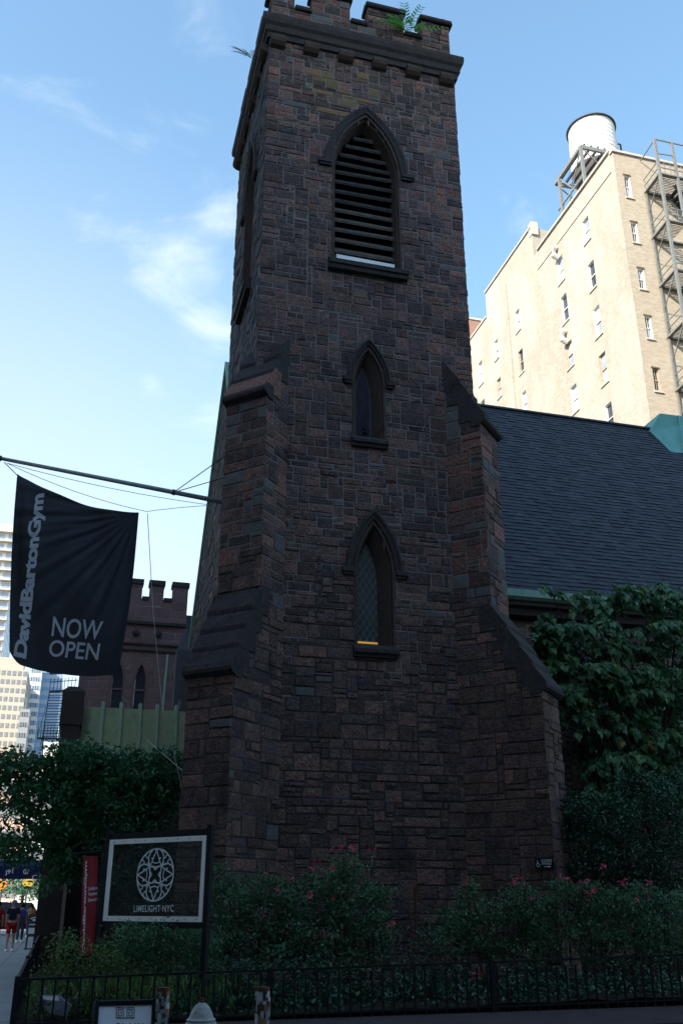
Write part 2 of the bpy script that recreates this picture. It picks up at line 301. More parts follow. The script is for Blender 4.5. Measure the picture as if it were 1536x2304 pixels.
def wall(mb, O, U, N, x0f, x1f, z0, z1, hole_list=(), seed=1, pick=None, unit=.1, depth=(.003, .030), mort=0, back=True, gap=.0125, ext=0.0, base=1, dkm=False):
    rg = random.Random(seed); O = Vector((O[0], O[1], 0)); U = Vector((U[0], U[1], 0)); N = Vector((N[0], N[1], 0))
    P = lambda x, z, d=0: O + U * x + N * d + Vector((0, 0, z))
    cs = [z0, z1]
    # mortar backing
    if back:
        zs = set([z0, z1]); z = z0
        while z < z1: zs.add(round(z, 3)); z += .25
        for h in hole_list:
            for q in (h.z0, h.zs, h.za): 
                if z0 < q < z1: zs.add(q)
            k = 12
            for i in range(k): 
                q = h.zs + (h.za - h.zs) * math.sin(math.pi / 2 * i / k)
                if z0 < q < z1: zs.add(q)
        zs = sorted(zs)
        for a, b in zip(zs[:-1], zs[1:]):
            if b - a < 1e-4: continue
            segs = [(x0f(a), x0f(b), x1f(a), x1f(b))]
            for h in hole_list:
                if (a + b) / 2 > h.z0 and (a + b) / 2 < h.za:
                    wa, wb = h.hw(a + 1e-6), h.hw(b - 1e-6); L = segs[-1]; segs[-1] = (L[0], L[1], h.c - wa, h.c - wb); segs.append((h.c + wa, h.c + wb, L[2], L[3]))
            for s4 in segs:
                npc = max(1, int((s4[2] - s4[0]) / .5)) if (dkm and 4.5 < a < 10.5) else 1
                for ip in range(npc):
                    f0, f1 = ip / npc, (ip + 1) / npc; xa0 = s4[0] + (s4[2] - s4[0]) * f0; thr_ = 7.4 + 1.5 * math.sin(xa0 * 1.9 + seed) + rg.uniform(-.8, .8)
                    mb.quad(P(xa0, a), P(s4[0] + (s4[2] - s4[0]) * f1, a), P(s4[1] + (s4[3] - s4[1]) * f1, b), P(s4[1] + (s4[3] - s4[1]) * f0, b), 7 if (mort == 0 and dkm and b < thr_) else mort)
    xm = min(x0f(z0), x0f(z1), x0f((z0 + z1) / 2)); xM = max(x1f(z0), x1f(z1), x1f((z0 + z1) / 2))
    un = unit * .62
    W = max(1, int(round((xM - xm) / (un * 1.2)))); ux = (xM - xm) / W; H = max(1, int(round((z1 - z0) / un))); uz = (z1 - z0) / H
    cb_ = [0]
    while cb_[-1] < H: cb_.append(min(H, cb_[-1] + rg.choices((3, 4, 5, 6), (.32, .38, .22, .08))[0]))
    if len(cb_) > 2 and cb_[-1] - cb_[-2] < 3: cb_.pop(-2)
    nxt = lambda r: next(q for q in cb_ if q > r)
    occ = np.zeros((H, W), bool)
    for r in range(H):
        c = 0
        while c < W:
            if occ[r, c]: c += 1; continue
            run = 0
            while c + run < W and not occ[r, c + run]: run += 1
            h = nxt(r) - r; q = rg.random()
            if h <= 1 and r + h < H: h = nxt(r + h) - r
            elif q < .17 and h >= 3: h = rg.choice((h // 2, h // 2, h - 1))
            elif q < .29 and r + h + 2 <= H: h += 2
            wd = rg.choices((3, 4, 5, 6, 7, 8, 9, 10, 11, 13), (.09, .15, .17, .17, .14, .10, .08, .05, .03, .02))[0]
            if h > 5: wd = max(wd, 5)
            if wd > run or run - wd < 2: wd = run if run <= 11 else run // 2
            h = min(h, H - r)
            occ[r:r + h, c:c + wd] = True
            stone_block(mb, P, xm + c * ux, xm + (c + wd) * ux, z0 + r * uz, z0 + (r + h) * uz, x0f, x1f, hole_list, rg, pick, depth, gap, ext, base)
            c += wd
def stone_block(mb, P, xa, xb, za, zb, x0f, x1f, holes, rg, pick, depth, gap, ext, base):
    for h in holes:
        if xb > h.c - h.a - .05 and xa < h.c + h.a + .05 and za < h.za and zb > h.z0:
            if za < h.z0 - 1e-6 and zb > h.z0 + 1e-6:
                stone_block(mb, P, xa, xb, za, h.z0, x0f, x1f, holes, rg, pick, depth, gap, ext, base)
                stone_block(mb, P, xa, xb, h.z0 + 1e-5, zb, x0f, x1f, holes, rg, pick, depth, gap, ext, base); return
            if xa < h.c - 1e-6 and xb > h.c + 1e-6:
                stone_block(mb, P, xa, h.c, za, zb, x0f, x1f, holes, rg, pick, depth, gap, ext, base)
                stone_block(mb, P, h.c, xb, za, zb, x0f, x1f, holes, rg, pick, depth, gap, ext, base); return
    lo = [max(xa, x0f(za)), max(xa, x0f(zb))]; hi = [min(xb, x1f(za)), min(xb, x1f(zb))]
    if ext:
        for i, z in enumerate((za, zb)):
            if abs(hi[i] - x1f(z)) < 1e-4: hi[i] += ext
            if abs(lo[i] - x0f(z)) < 1e-4: lo[i] -= ext
    for h in holes:
        for i, z in enumerate((za, zb)):
            wz = h.hw(z) if z <= h.zs else h.hw(z)
            if za >= h.z0 - 1e-4 and zb <= h.za + .5 and wz > 0:
                if (xa + xb) / 2 < h.c: hi[i] = min(hi[i], h.c - wz)
                else: lo[i] = max(lo[i], h.c + wz)
    w0, w1 = hi[0] - lo[0], hi[1] - lo[1]
    if max(w0, w1) < .05: return
    for i in (0, 1):
        if hi[i] - lo[i] < 2.2 * gap: m_ = (hi[i] + lo[i]) / 2 if hi[i] > lo[i] else (hi[1 - i] + lo[1 - i]) / 2; lo[i] = m_ - 1.15 * gap; hi[i] = m_ + 1.15 * gap
    g = gap * rg.uniform(.7, 1.3); d = rg.uniform(*depth); b = .010
    j = lambda: rg.uniform(-.008, .008)
    o = [(lo[0] + g, za + g), (hi[0] - g, za + g), (hi[1] - g, zb - g), (lo[1] + g, zb - g)]
    cx = sum(p[0] for p in o) / 4; cz = sum(p[1] for p in o) / 4
    inn = []
    for (x, z) in o:
        dx, dz = cx - x, cz - z; inn.append((x + math.copysign(min(b, abs(dx) * .4), dx) + j(), z + math.copysign(min(b, abs(dz) * .4), dz) + j()))
    vs = [P(x, z, 0.0) for x, z in o] + [P(x, z, d + rg.uniform(-.006, .006)) for x, z in inn] + [P(cx + j() * 4, cz + j() * 4, d + rg.uniform(-.004, .014))]
    mi = pick(cx, cz, rg) if pick else base
    mb.add(vs, [(0, 1, 5, 4), (1, 2, 6, 5), (2, 3, 7, 6), (3, 0, 4, 7), (4, 5, 8), (5, 6, 8), (6, 7, 8), (7, 4, 8)], mi)
def loft(mb, O, U, N, outA, dA, outB, dB, mi=None, closed=False):
    O = Vector((O[0], O[1], 0)); U = Vector((U[0], U[1], 0)); N = Vector((N[0], N[1], 0))
    n = len(outA); vs = [O + U * x + N * dA + Vector((0, 0, z)) for x, z in outA] + [O + U * x + N * dB + Vector((0, 0, z)) for x, z in outB]
    r = range(n) if closed else range(n - 1)
    mb.add(vs, [(i, (i + 1) % n, n + (i + 1) % n, n + i) for i in r], mi)
def facade(mb, O, U, xs0, xs1, z0, z1, rects, mi=None, zcap=None):
    O = Vector((O[0], O[1], 0)); U = Vector((U[0], U[1], 0))
    xs = sorted({xs0, xs1, *[r[0] for r in rects], *[r[1] for r in rects]}); zs = sorted({z0, z1, *[r[2] for r in rects], *[r[3] for r in rects]})
    for a, b in zip(xs[:-1], xs[1:]):
        for c, d in zip(zs[:-1], zs[1:]):
            mx_, mz_ = (a + b) / 2, (c + d) / 2
            if any(r[0] < mx_ < r[1] and r[2] < mz_ < r[3] for r in rects): continue
            V = lambda x, z: O + U * x + Vector((0, 0, z))
            mb.quad(V(a, c), V(b, c), V(b, d), V(a, d), mi)
def text_mesh(body, offset=0.0, size=1.0, spacing=1.0, shear=0.0):
    cu = bpy.data.curves.new('lettering', 'FONT'); cu.body = body; cu.size = size; cu.offset = offset; cu.resolution_u = 5; cu.space_character = spacing; cu.shear = shear
    o = bpy.data.objects.new('lettering', cu); C.objects.link(o); dg = bpy.context.evaluated_depsgraph_get(); dg.update()
    me = bpy.data.meshes.new_from_object(o.evaluated_get(dg)); bpy.data.objects.remove(o)
    bm = bmesh.new(); bm.from_mesh(me); bmesh.ops.triangulate(bm, faces=bm.faces[:]); bpy.data.meshes.remove(me); return bm
def text_on(name, body, corners, m, parent, offset=0.0, thick=.004, nrm=None, disp=None, vertical=False, maxlen=None, spacing=1.0, local=False, shear=0.0):
    """corners TL,TR,BR,BL of the text's own box in space; nrm = towards the reader"""
    bm = text_mesh(body, offset, spacing=spacing, shear=shear)
    if maxlen:
        for _ in range(3):
            es = [e for e in bm.edges if e.calc_length() > maxlen]
            if not es: break
            bmesh.ops.subdivide_edges(bm, edges=es, cuts=1); bmesh.ops.triangulate(bm, faces=bm.faces[:])
    xs = [v.co.x for v in bm.verts]; ys = [v.co.y for v in bm.verts]; x0, x1, y0, y1 = min(xs), max(xs), min(ys), max(ys)
    TL, TR, BR, BL = [Vector(c) for c in corners]; n = Vector(nrm) if nrm else Vector((0, -1, 0))
    off = Vector((0, 0, 0)) if local or parent is None else wloc(parent)
    for v in bm.verts:
        s = (v.co.x - x0) / (x1 - x0); t = (v.co.y - y0) / (y1 - y0)
        p = (BL * (1 - s) + BR * s) * (1 - t) + (TL * (1 - s) + TR * s) * t
        if disp: p = disp(p)
        v.co = p + n * thick - off
    me = bpy.data.meshes.new(name); bm.to_mesh(me); bm.free(); me.materials.append(m)
    o = bpy.data.objects.new(name, me); C.objects.link(o)
    if parent is not None: o.parent = parent
    return o

# ------------------------------------------------------------------ ground
def sheet(name, x0, x1, y0, y1, z, m, th=None):
    b = MB()
    if th: b.box((x0, y0, z - th), (x1, y1, z))
    else: b.quad((x0, y0, z), (x1, y0, z), (x1, y1, z), (x0, y1, z))
    return tag(b.build(name, m), kind='structure')
sheet('ground', -900, 900, -700, 1500, -.19, asphalt)
sheet('road', -500, 500, -3.2, 8.6, -.15, asphalt, .03)
sheet('pavement', -5.2, 60, 8.8, 14.86, 0, pave, .15)
sheet('pavement', -5.2, -.56, 14.86, 400, 0, pave, .15)
sheet('kerb', -5.4, 60, 8.6, 8.8, .004, kerbm, .15)
sheet('kerb', -5.4, -5.2, 8.8, 400, .004, kerbm, .15)
sheet('pavement', -30, 60, -6.5, -3.4, 0, pave, .15)
b = MB(); nx, ny = 60, 34
vs = []
for j in range(ny + 1):
    for i in range(nx + 1):
        x = -.5 + 26 * i / nx; y = 15.0 + 16 * j / ny; vs.append((x, y, .08 + .03 * max(0, x) * (1 if y < 20 else 1) * .5 + rng.uniform(-.02, .03)))
b.add(vs, [(j * (nx + 1) + i, j * (nx + 1) + i + 1, (j + 1) * (nx + 1) + i + 1, (j + 1) * (nx + 1) + i) for j in range(ny) for i in range(nx)])
tag(b.build('garden_soil', soil), kind='structure')
b = MB(); b.prism([(13.2, -.1), (15.12, -.1), (15.12, .04), (15.10, .06), (13.22, .03), (13.2, .0)], lambda y, z: (-.58, y, z + (.0 if z > 0 else 0)), lambda y, z: (26, y, z + .10 if z > 0 else z))
tag(b.build('garden_kerb', kerbm), kind='structure')

# ------------------------------------------------------------------ church tower
r2 = math.sqrt(.5)
TX0, TX1, TY0, TY1, TZ = 3.3, 9.05, 20.0, 25.25, 25.05
tower = empty('church_tower', ((TX0 + TX1) / 2, (TY0 + TY1) / 2, 0), 'tall dark brownstone bell tower with battlements, pointed windows and stepped corner buttresses', 'church tower')
stone_warm = mat('warm_brown_stone', [(.075, .050, .044), (.10, .068, .058), (.12, .085, .075)], .9, island=.6, nscale=5, bump=.9, bscale=24, speck=.5)
mortar_dk = mat('dark_lower_mortar', [(.034, .036, .044), (.062, .064, .072)], .95, nscale=1.5)  # darker mortar tone for the lower part of the walls
WM = [mortar, stone, stone_red, stone_grey, tan_lintel_lit_patch, side_stone, stone_warm, mortar_dk, stone_dark]
louv = Arch(6.19 - TX0, .93, 17.5, 20.75, 22.75)
mid = Arch(6.18 - TX0, .37, 12.28, 13.85, 14.85)
low = Arch(6.26 - TX0, .43, 7.0, 8.75, 9.98)
def pick_front(x, z, rg):
    q = rg.random(); red = 0.0
    if z > 13 and x > 4.3: red = .30 * min(1, (x - 4.1) / 1.2)
    if z > 21.5: red = max(red, .12)
    if z > 19 and x < 1.6: red = max(red, .16)
    if z < 12: red = .02
    if q < red: return 2
    if q < red + (.018 if z > 6 else .006): return 3
    if 22.4 < z < 24.4 and 1.2 < x < 3.4 and rg.random() < .35: return 4  # ochre blocks stand in for a patch of reflected light
    return 1
b = MB()
W5 = TX1 - TX0; D5 = TY1 - TY0
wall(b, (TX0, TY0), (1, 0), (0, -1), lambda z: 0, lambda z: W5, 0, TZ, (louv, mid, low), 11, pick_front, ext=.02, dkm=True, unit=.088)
belf = Arch(3.0, .75, 17.5, 21.0, 22.9)
wall(b, (TX0, TY1), (0, -1), (-1, 0), lambda z: 0, lambda z: D5, 0, TZ, (belf,), 12, lambda x, z, rg: 5 if rg.random() < .75 else (3 if rg.random() < .15 else 1), ext=.02)
wall(b, (TX1, TY0), (0, 1), (1, 0), lambda z: 0, lambda z: D5, 0, TZ, (), 13, pick_front, ext=.02)
wall(b, (TX1, TY1), (-1, 0), (0, 1), lambda z: 0, lambda z: W5, 0, TZ, (), 14, None)
b.quad((TX0, TY0, TZ + .7), (TX1, TY0, TZ + .7), (TX1, TY1, TZ + .7), (TX0, TY1, TZ + .7), 0)
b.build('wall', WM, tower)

def hood(part, O, U, N, A, o0, o1, thick, stopw):
    """projecting hood mould round an arch plus its two label stops"""
    m = MB(); prof = [(o0, 0), (o0, thick * .55), (o0 + .05, thick * .62), (o0 + (o1 - o0) * .5, thick * .8), (o1 - .06, thick), (o1, thick * .85), (o1, 0)]
    for (a, da), (c, dc) in zip(prof[:-1], prof[1:]): loft(m, O, U, N, A.grow(a).arc(16), da, A.grow(c).arc(16), dc)
    Ov = Vector((O[0], O[1], 0)); Uv = Vector((U[0], U[1], 0)); Nv = Vector((N[0], N[1], 0))
    for s in (-1, 1):
        a = A.c + s * (A.a + o0); e = A.c + s * (A.a + o1 + stopw)
        for (zt, zb, d) in ((A.zs + .09, A.zs - .02, thick * 1.05), (A.zs - .02, A.zs - .09, thick * .75)):
            xs = sorted((a - s * .0, e if d > thick else e - s * .04)); Ps = [Ov + Uv * x + Nv * dd + Vector((0, 0, z)) for z in (zb, zt) for x, dd in ((xs[0], 0), (xs[1], 0), (xs[1], d), (xs[0], d))]
            m.add(Ps, [(3, 2, 1, 0), (4, 5, 6, 7), (0, 1, 5, 4), (1, 2, 6, 5), (2, 3, 7, 6), (3, 0, 4, 7)])
    return m.build('hood_mould', stone_dark, part)
def reveal(part, O, U, N, A, inner, depth, name='reveal', dress=.10):
    m = MB(); o = A.outline(16); i = inner.outline(16)
    Og = A.grow(dress); og = Og.outline(16); og = [(x, max(z, A.z0)) for x, z in og]
    loft(m, O, U, N, og, .0, og, .030); loft(m, O, U, N, og, .030, o, .038)
    steps = 3
    loft(m, O, U, N, o, .038, o, -.05)
    ia = A.grow(-.04); ia = ia.outline(16)
    loft(m, O, U, N, o, -.05, ia, -.07); loft(m, O, U, N, ia, -.07, i, -depth)
    loft(m, O, U, N, [o[0], o[-1]], .038, [i[0], i[-1]], -depth)
    return m.build(name, stone_reveal, part)
def sill(part, O, U, N, x0, x1, z, th=.16, out=.20, mt=None):
    m = MB(); Ov = Vector((O[0], O[1], 0)); Uv = Vector((U[0], U[1], 0)); Nv = Vector((N[0], N[1], 0))
    poly = [(-.10, z + .12), (.02, z + .10), (out - .03, z), (out, z - .03), (out, z - th * .55), (out - .05, z - th * .6), (out - .07, z - th), (-.10, z - th)]
    m.prism(poly, lambda d, q: Ov + Uv * x0 + Nv * d + Vector((0, 0, q)), lambda d, q: Ov + Uv * x1 + Nv * d + Vector((0, 0, q)))
    return m.build('sill', mt or stone_dark, part)
FO, FU, FN = (TX0, TY0), (1, 0), (0, -1)
# belfry louvre window
def louvre_part(O, U, N, A, nsl, bleached):
    root = empty('louvre_window', Vector((O[0], O[1], 0)) + Vector((U[0], U[1], 0)) * A.c + Vector((0, 0, A.z0)) - tower.location); root.parent = tower
    hood(root, O, U, N, A, .10, .30, .13, .18)
    inner = Arch(A.c, A.a - .11, A.z0, A.zs, A.za - .22)
    reveal(root, O, U, N, A, inner, .42, dress=.06)
    Ov = Vector((O[0], O[1], 0)); Uv = Vector((U[0], U[1], 0)); Nv = Vector((N[0], N[1], 0))
    m = MB(); k = 0; z = A.z0 + .28
    pitch = (A.za - A.z0) / nsl
    while z < inner.za - .15:
        hwz = min(inner.hw(z + .1) + .04, inner.a + .04); tz = rng.uniform(-.03, .03); sl_ = rng.uniform(-.02, .02); dd = rng.uniform(-.03, .03)
        for (off_, mm_) in ((0, 0), (-.05, 1)):
            a0 = (-.26 + dd, z + off_ - .055); a1 = (-.62, z + .26 + off_)
            P = lambda x, d, q: Ov + Uv * (A.c + x) + Nv * d + Vector((0, 0, q + sl_ * x))
            th = .085 if off_ == 0 else .03
            vs = [P(-hwz, a0[0], a0[1]), P(hwz, a0[0], a0[1]), P(hwz, a1[0], a1[1]), P(-hwz, a1[0], a1[1])]
            vs += [v + Vector((0, 0, th)) for v in vs]
            m.add(vs, [(3, 2, 1, 0), (4, 5, 6, 7), (0, 1, 5, 4), (1, 2, 6, 5), (2, 3, 7, 6), (3, 0, 4, 7)], 1 if (bleached and 17.9 < z < 19.6) else 0)  # lower slats of the front louvre take the bleached tone
        z += pitch; k += 1
    lo_ = m.build('louvre_slats', [slat_m, slat_l], root); lo_['kind'] = 'part'; del lo_['kind']
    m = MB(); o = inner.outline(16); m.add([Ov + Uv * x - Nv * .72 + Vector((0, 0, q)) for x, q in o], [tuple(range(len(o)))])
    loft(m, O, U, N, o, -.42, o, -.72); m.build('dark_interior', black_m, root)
    sill(root, O, U, N, A.c - A.a - .17, A.c + A.a + .17, A.z0 - .06, .28, .24)
    return root
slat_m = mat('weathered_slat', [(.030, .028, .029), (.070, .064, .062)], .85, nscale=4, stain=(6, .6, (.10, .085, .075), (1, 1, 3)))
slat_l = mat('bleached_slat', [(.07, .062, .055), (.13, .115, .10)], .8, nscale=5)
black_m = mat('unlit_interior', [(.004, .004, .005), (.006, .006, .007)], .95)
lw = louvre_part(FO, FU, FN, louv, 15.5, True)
m = MB(); a = TX0 + louv.c
m.prism([(-.20, 17.5), (-.20, 17.84), (-.06, 17.78), (-.06, 17.5)], lambda d, z: (a - .84, TY0 - d, z + .0), lambda d, z: (a + .80, TY0 - d, z - .02 if z > 17.6 else z))
m.build('flashing', white_p, lw)
louvre_part((TX0, TY1), (0, -1), (-1, 0), belf, 12.5, False)
# lancets
def lancet(A, gl, depth, name, o1, leading):
    root = empty('lancet_window', Vector((TX0 + A.c, TY0, A.z0)) - tower.location); root.parent = tower
    hood(root, FO, FU, FN, A, .09, o1, .13, .10)
    reveal(root, FO, FU, FN, A, gl, depth, dress=.07)
    o = gl.outline(14); m = MB(); m.add([Vector((TX0 + x, TY0 + depth - .004, z)) for x, z in o], [tuple(range(len(o)))]); m.build('pane', leading and glassd or glass_mid, root)
    m = MB(); y = TY0 + depth - .02
    # frame round the pane
    ig = gl.grow(-.03).outline(14); oo = gl.outline(14); n = len(oo)
    m.add([Vector((TX0 + x, y, z)) for x, z in oo] + [Vector((TX0 + x, y, z)) for x, z in ig], [(i, i + 1, n + i + 1, n + i) for i in range(n - 1)])
    m.build('window_frame', dark_steel, root)
    if leading:
        m = MB(); st = .16
        for sg in (-1, 1):
            k = -60
            while k < 60:
                pts = []
                for i in range(200):
                    z = gl.z0 + (gl.za - gl.z0) * i / 199; x = sg * ((z - gl.z0) * .62 - k * st)
                    if abs(x) < gl.hw(z) - .005: pts.append((gl.c + x, z))
                if len(pts) > 2: m.beam((TX0 + pts[0][0], y - .003 * sg, pts[0][1]), (TX0 + pts[-1][0], y - .003 * sg, pts[-1][1]), .012, .008, up=Vector((0, 1, 0)))
                k += 1
        m.build('leading', lead, root)
    sill(root, FO, FU, FN, A.c - A.a - .10, A.c + A.a + .10, A.z0 - .06, .20, .17)
    return root
glass_mid = mat('dusty_boarded_glass', [(.022, .025, .034), (.045, .048, .06)], .8, nscale=3)
lm = lancet(mid, Arch(6.12 - TX0, .21, 12.28, 13.6, 14.5), .34, 'mid', .22, False)
ll = lancet(low, Arch(6.17 - TX0, .27, 7.0, 8.6, 9.62), .36, 'low', .27, True)
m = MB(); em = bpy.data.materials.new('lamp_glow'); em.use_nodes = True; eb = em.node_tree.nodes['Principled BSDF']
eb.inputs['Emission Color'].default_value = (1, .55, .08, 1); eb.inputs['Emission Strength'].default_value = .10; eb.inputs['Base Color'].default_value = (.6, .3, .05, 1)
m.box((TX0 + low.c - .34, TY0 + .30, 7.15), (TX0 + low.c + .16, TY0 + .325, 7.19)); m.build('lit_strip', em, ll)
# small iron scroll ornament standing in the middle lancet
m = MB(); ox, oy, oz = 6.13, TY0 + .16, 12.34
m.lathe((ox, oy, oz), [(.001, 0), (.09, 0), (.10, .03), (.05, .06), (.03, .12), (.06, .17), (.03, .22), (.045, .28), (.001, .36)], 12)
for s in (-1, 1):
    m.tube([(ox, oy, oz + .1), (ox + s * .07, oy, oz + .16), (ox + s * .11, oy, oz + .24), (ox + s * .06, oy, oz + .30), (ox + s * .03, oy, oz + .25)], .014, 6)
    m.tube([(ox, oy, oz + .2), (ox + s * .05, oy, oz + .33), (ox + s * .02, oy, oz + .40)], .012, 6)
m.build('finial', iron, lm)

# buttresses
def buttress(CC, sg, seed):
    root = empty('buttress', Vector((CC[0], CC[1], 0)) - tower.location); root.parent = tower
    d = Vector((sg * r2, -r2, 0)); l = Vector((-sg * r2, -r2, 0)); w_ = .575; Cc = Vector((CC[0], CC[1], 0)); PL = 1.18 if sg < 0 else 1.36
    def prof(z):
        if z <= 6.15: return PL
        if z <= 8.0: return PL + (z - 6.15) / 1.85 * (.35 - PL)
        if z <= 12.98: return .35
        return .35 + (z - 12.98) / 1.82 * (-.575 - .35)
    def pick(x, z, rg):
        q = rg.random()
        if sg > 0:
            if 9 < z < 12.6 and q < .32: return 2
            if z > 8.2 and q < .38: return 3
            return 2 if q < .04 else (6 if z < 6 and q < .35 else 1)
        if z > 8.2: return 3 if q < .08 else (2 if q < .13 else 1)
        return 3 if q < .04 else (6 if q < .18 else 1)
    m = MB()
    for side in (1, -1):
        O = Cc + l * side * w_
        for a, b_ in ((0, 6.15), (6.15, 8.0), (8.0, 12.98), (12.98, 14.8)):
            if side == -1: pass
            wall(m, (O.x, O.y), (d.x, d.y), (l.x * side, l.y * side), lambda z: -.575, lambda z: max(-.57, prof(z)), a, b_, (), seed + int(a) + side * 3, pick, ext=.015, dkm=True)
    for a, b_ in ((0, 6.15), (8.0, 12.98)):
        O = Cc + d * prof(b_ - .01) - l * w_ * 1
        def pick_end(x, z, rg, a=a):
            if a > 5: q = rg.random(); return 3 if q < (.15 if sg < 0 else .12) else (2 if q < .24 else 1)
            return pick(x, z, rg)
        wall(m, (O.x, O.y), (l.x, l.y), (d.x, d.y), lambda z: 0, lambda z: 2 * w_, a, b_, (), seed + 50 + int(a), pick_end, ext=.015, dkm=True)
    m.build('masonry', WM, root)
    # weathered stepped caps
    for (z_t, p_t, z_b, p_b, n) in ((8.02, .32, 6.2, PL + .02, 4), (14.78, -.52, 13.05, .38, 3)):
        m = MB(); W2 = w_ + .03; dz = (z_b - z_t); dp = p_b - p_t
        for i in range(n):
            f0, f1 = i / n, (i + 1) / n
            za, pa, zb_, pb = z_t + dz * f0, p_t + dp * f0, z_t + dz * f1, p_t + dp * f1
            e = .10; jz = rng.uniform(-.008, .008)
            poly = [(pa - .28, za - .02), (pa - .02, za + .035), (pb + e * 1.1, zb_ - .06 + jz), (pb + e * 1.1, zb_ - .15 + jz), (pb - .03, zb_ - .12), (pb - .06, zb_ - .17), (pa - .28, zb_ - .17)]
            wj = W2 + rng.uniform(-.008, .008)
            if z_t > 10 and i == 2 and sg < 0: mi_ = 1
            else: mi_ = 0
            m.prism(poly, lambda p, z: Cc + d * p + l * wj + Vector((0, 0, z)), lambda p, z: Cc + d * p - l * wj + Vector((0, 0, z)), mi_)
        # roll moulding at the foot
        zb_, pb = z_b, p_b
        roll = [(pb - .25, zb_ + .02), (pb + .02, zb_ + .03), (pb + .11, zb_ - .07), (pb + .145, zb_ - .15), (pb + .13, zb_ - .22), (pb + .06, zb_ - .27), (pb - .01, zb_ - .29), (pb - .04, zb_ - .34), (pb - .25, zb_ - .34)]
        m.prism(roll, lambda p, z: Cc + d * p + l * (W2 + .02) + Vector((0, 0, z)), lambda p, z: Cc + d * p - l * (W2 + .02) + Vector((0, 0, z)), 0)
        m.build('weathering_cap', [stone_dark, stone_red], root)
buttress((TX0, TY0), -1, 100); buttress((TX1, TY0), 1, 200)

# cornice, corbels, parapet
m = MB()
def ring(mb, o0, z0, o1, z1, mi=None):
    A = [(TX0 - o0, TY0 - o0), (TX1 + o0, TY0 - o0), (TX1 + o0, TY1 + o0), (TX0 - o0, TY1 + o0)]; B = [(TX0 - o1, TY0 - o1), (TX1 + o1, TY0 - o1), (TX1 + o1, TY1 + o1), (TX0 - o1, TY1 + o1)]
    for i in range(4): mb.quad((*A[i], z0), (*A[(i + 1) % 4], z0), (*B[(i + 1) % 4], z1), (*B[i], z1), mi)
pr = [(-.1, 25.0), (.09, 25.0), (.10, 25.18), (.16, 25.22), (.17, 25.42), (.24, 25.50), (.27, 25.66), (.26, 25.80), (.10, 25.93), (-.3, 25.97)]
for (a, za), (c, zc) in zip(pr[:-1], pr[1:]): ring(m, a, za, c, zc)
m.build('cornice', stone_dark, tower)
def corbel(P0, U, N):
    Uv = Vector((U[0], U[1], 0)); Nv = Vector((N[0], N[1], 0)); m = MB()
    poly = [(0, 25.02), (.24, 25.02), (.25, 24.9), (.22, 24.80), (.13, 24.72), (0, 24.68)]
    m.prism(poly, lambda d, z: Vector((*P0, z)) - Uv * .22 + Nv * d, lambda d, z: Vector((*P0, z)) + Uv * .22 + Nv * d)
    return m
c0 = corbel((3.52, TY0), (1, 0), (0, -1)).build('corbel', stone_reveal, tower)
for x in (4.52, 5.58, 6.62, 7.68, 8.76):
    c = c0.copy(); C.objects.link(c); c.parent = tower; c.location = (x - 3.52, 0, 0)
c1 = corbel((TX0, 20.4), (0, -1), (-1, 0)).build('corbel', stone_reveal, tower)
for y in (21.4, 22.35, 23.3, 24.2, 25.0):
    c = c1.copy(); C.objects.link(c); c.parent = tower; c.location = (0, y - 20.4, 0)
m = MB()
def pk(x, z, rg): q = rg.random(); return 3 if q < .14 else (2 if q < .34 else 1)
def para_side(O, U, N, L, gaps):
    wall(m, O, U, N, lambda z: 0, lambda z: L, 25.9, 26.5, (), 300 + int(L * 10 + O[0]), pk)
    inn = (-N[0], -N[1]); Ov = Vector((O[0], O[1], 0)); Uv = Vector((U[0], U[1], 0)); Nv = Vector((N[0], N[1], 0))
    P = lambda x, d, z: Ov + Uv * x + Nv * d + Vector((0, 0, z))
    m.add([P(0, -.35, 25.9), P(L, -.35, 25.9), P(L, -.35, 26.5), P(0, -.35, 26.5)], [(0, 1, 2, 3)], 1)
    x = 0
    for g0, g1 in gaps + [(L, L)]:
        wall(m, (Ov + Uv * x)[:2], U, N, lambda z: 0, lambda z, q=g0 - x: q, 26.5, 27.34, (), 310 + int(x * 10), pk)
        for xx in (x, g0): m.add([P(xx, .0, 26.5), P(xx, -.35, 26.5), P(xx, -.35, 27.34), P(xx, .0, 27.34)], [(0, 1, 2, 3)], 1)
        m.add([P(x, -.35, 26.5), P(g0, -.35, 26.5), P(g0, -.35, 27.34), P(x, -.35, 27.34)], [(0, 1, 2, 3)], 1)
        cop.append((P, x, g0, 27.34, .13)); x = g1
    for g0, g1 in gaps: cop.append((P, g0 + .02, g1 - .02, 26.5, .10))
cop = []
S = .06
para_side((TX0 + S - .02, TY0 + S), (1, 0), (0, -1), W5 - 2 * S + .04, [(.68, 1.22), (2.42, 2.98), (4.15, 4.74)])
para_side((TX0 + S, TY1 - S), (0, -1), (-1, 0), D5 - 2 * S, [(.85, 1.4), (2.3, 2.9), (3.8, 4.35)])
para_side((TX1 - S, TY0 + S), (0, 1), (1, 0), D5 - 2 * S, [(.85, 1.4), (2.3, 2.9), (3.8, 4.35)])
para_side((TX1 - S, TY1 - S), (-1, 0), (0, 1), W5 - 2 * S, [(.9, 1.5), (2.6, 3.2), (4.3, 4.9)])
pa = m.build('parapet', [mortar, stone, stone_red, stone_grey], tower)
for P, x0, x1, z, o in cop:
    m = MB()
    poly = [(o * .7, z + .003), (o, z + .04), (o, z + .13), (-.17, z + .24), (-.44, z + .13), (-.44, z + .003)]
    e = .06 if z > 27 else -.0
    m.prism(poly, lambda d, q: P(x0 - e, d, q), lambda d, q: P(x1 + e, d, q)); m.build('coping', stone_dark, pa)
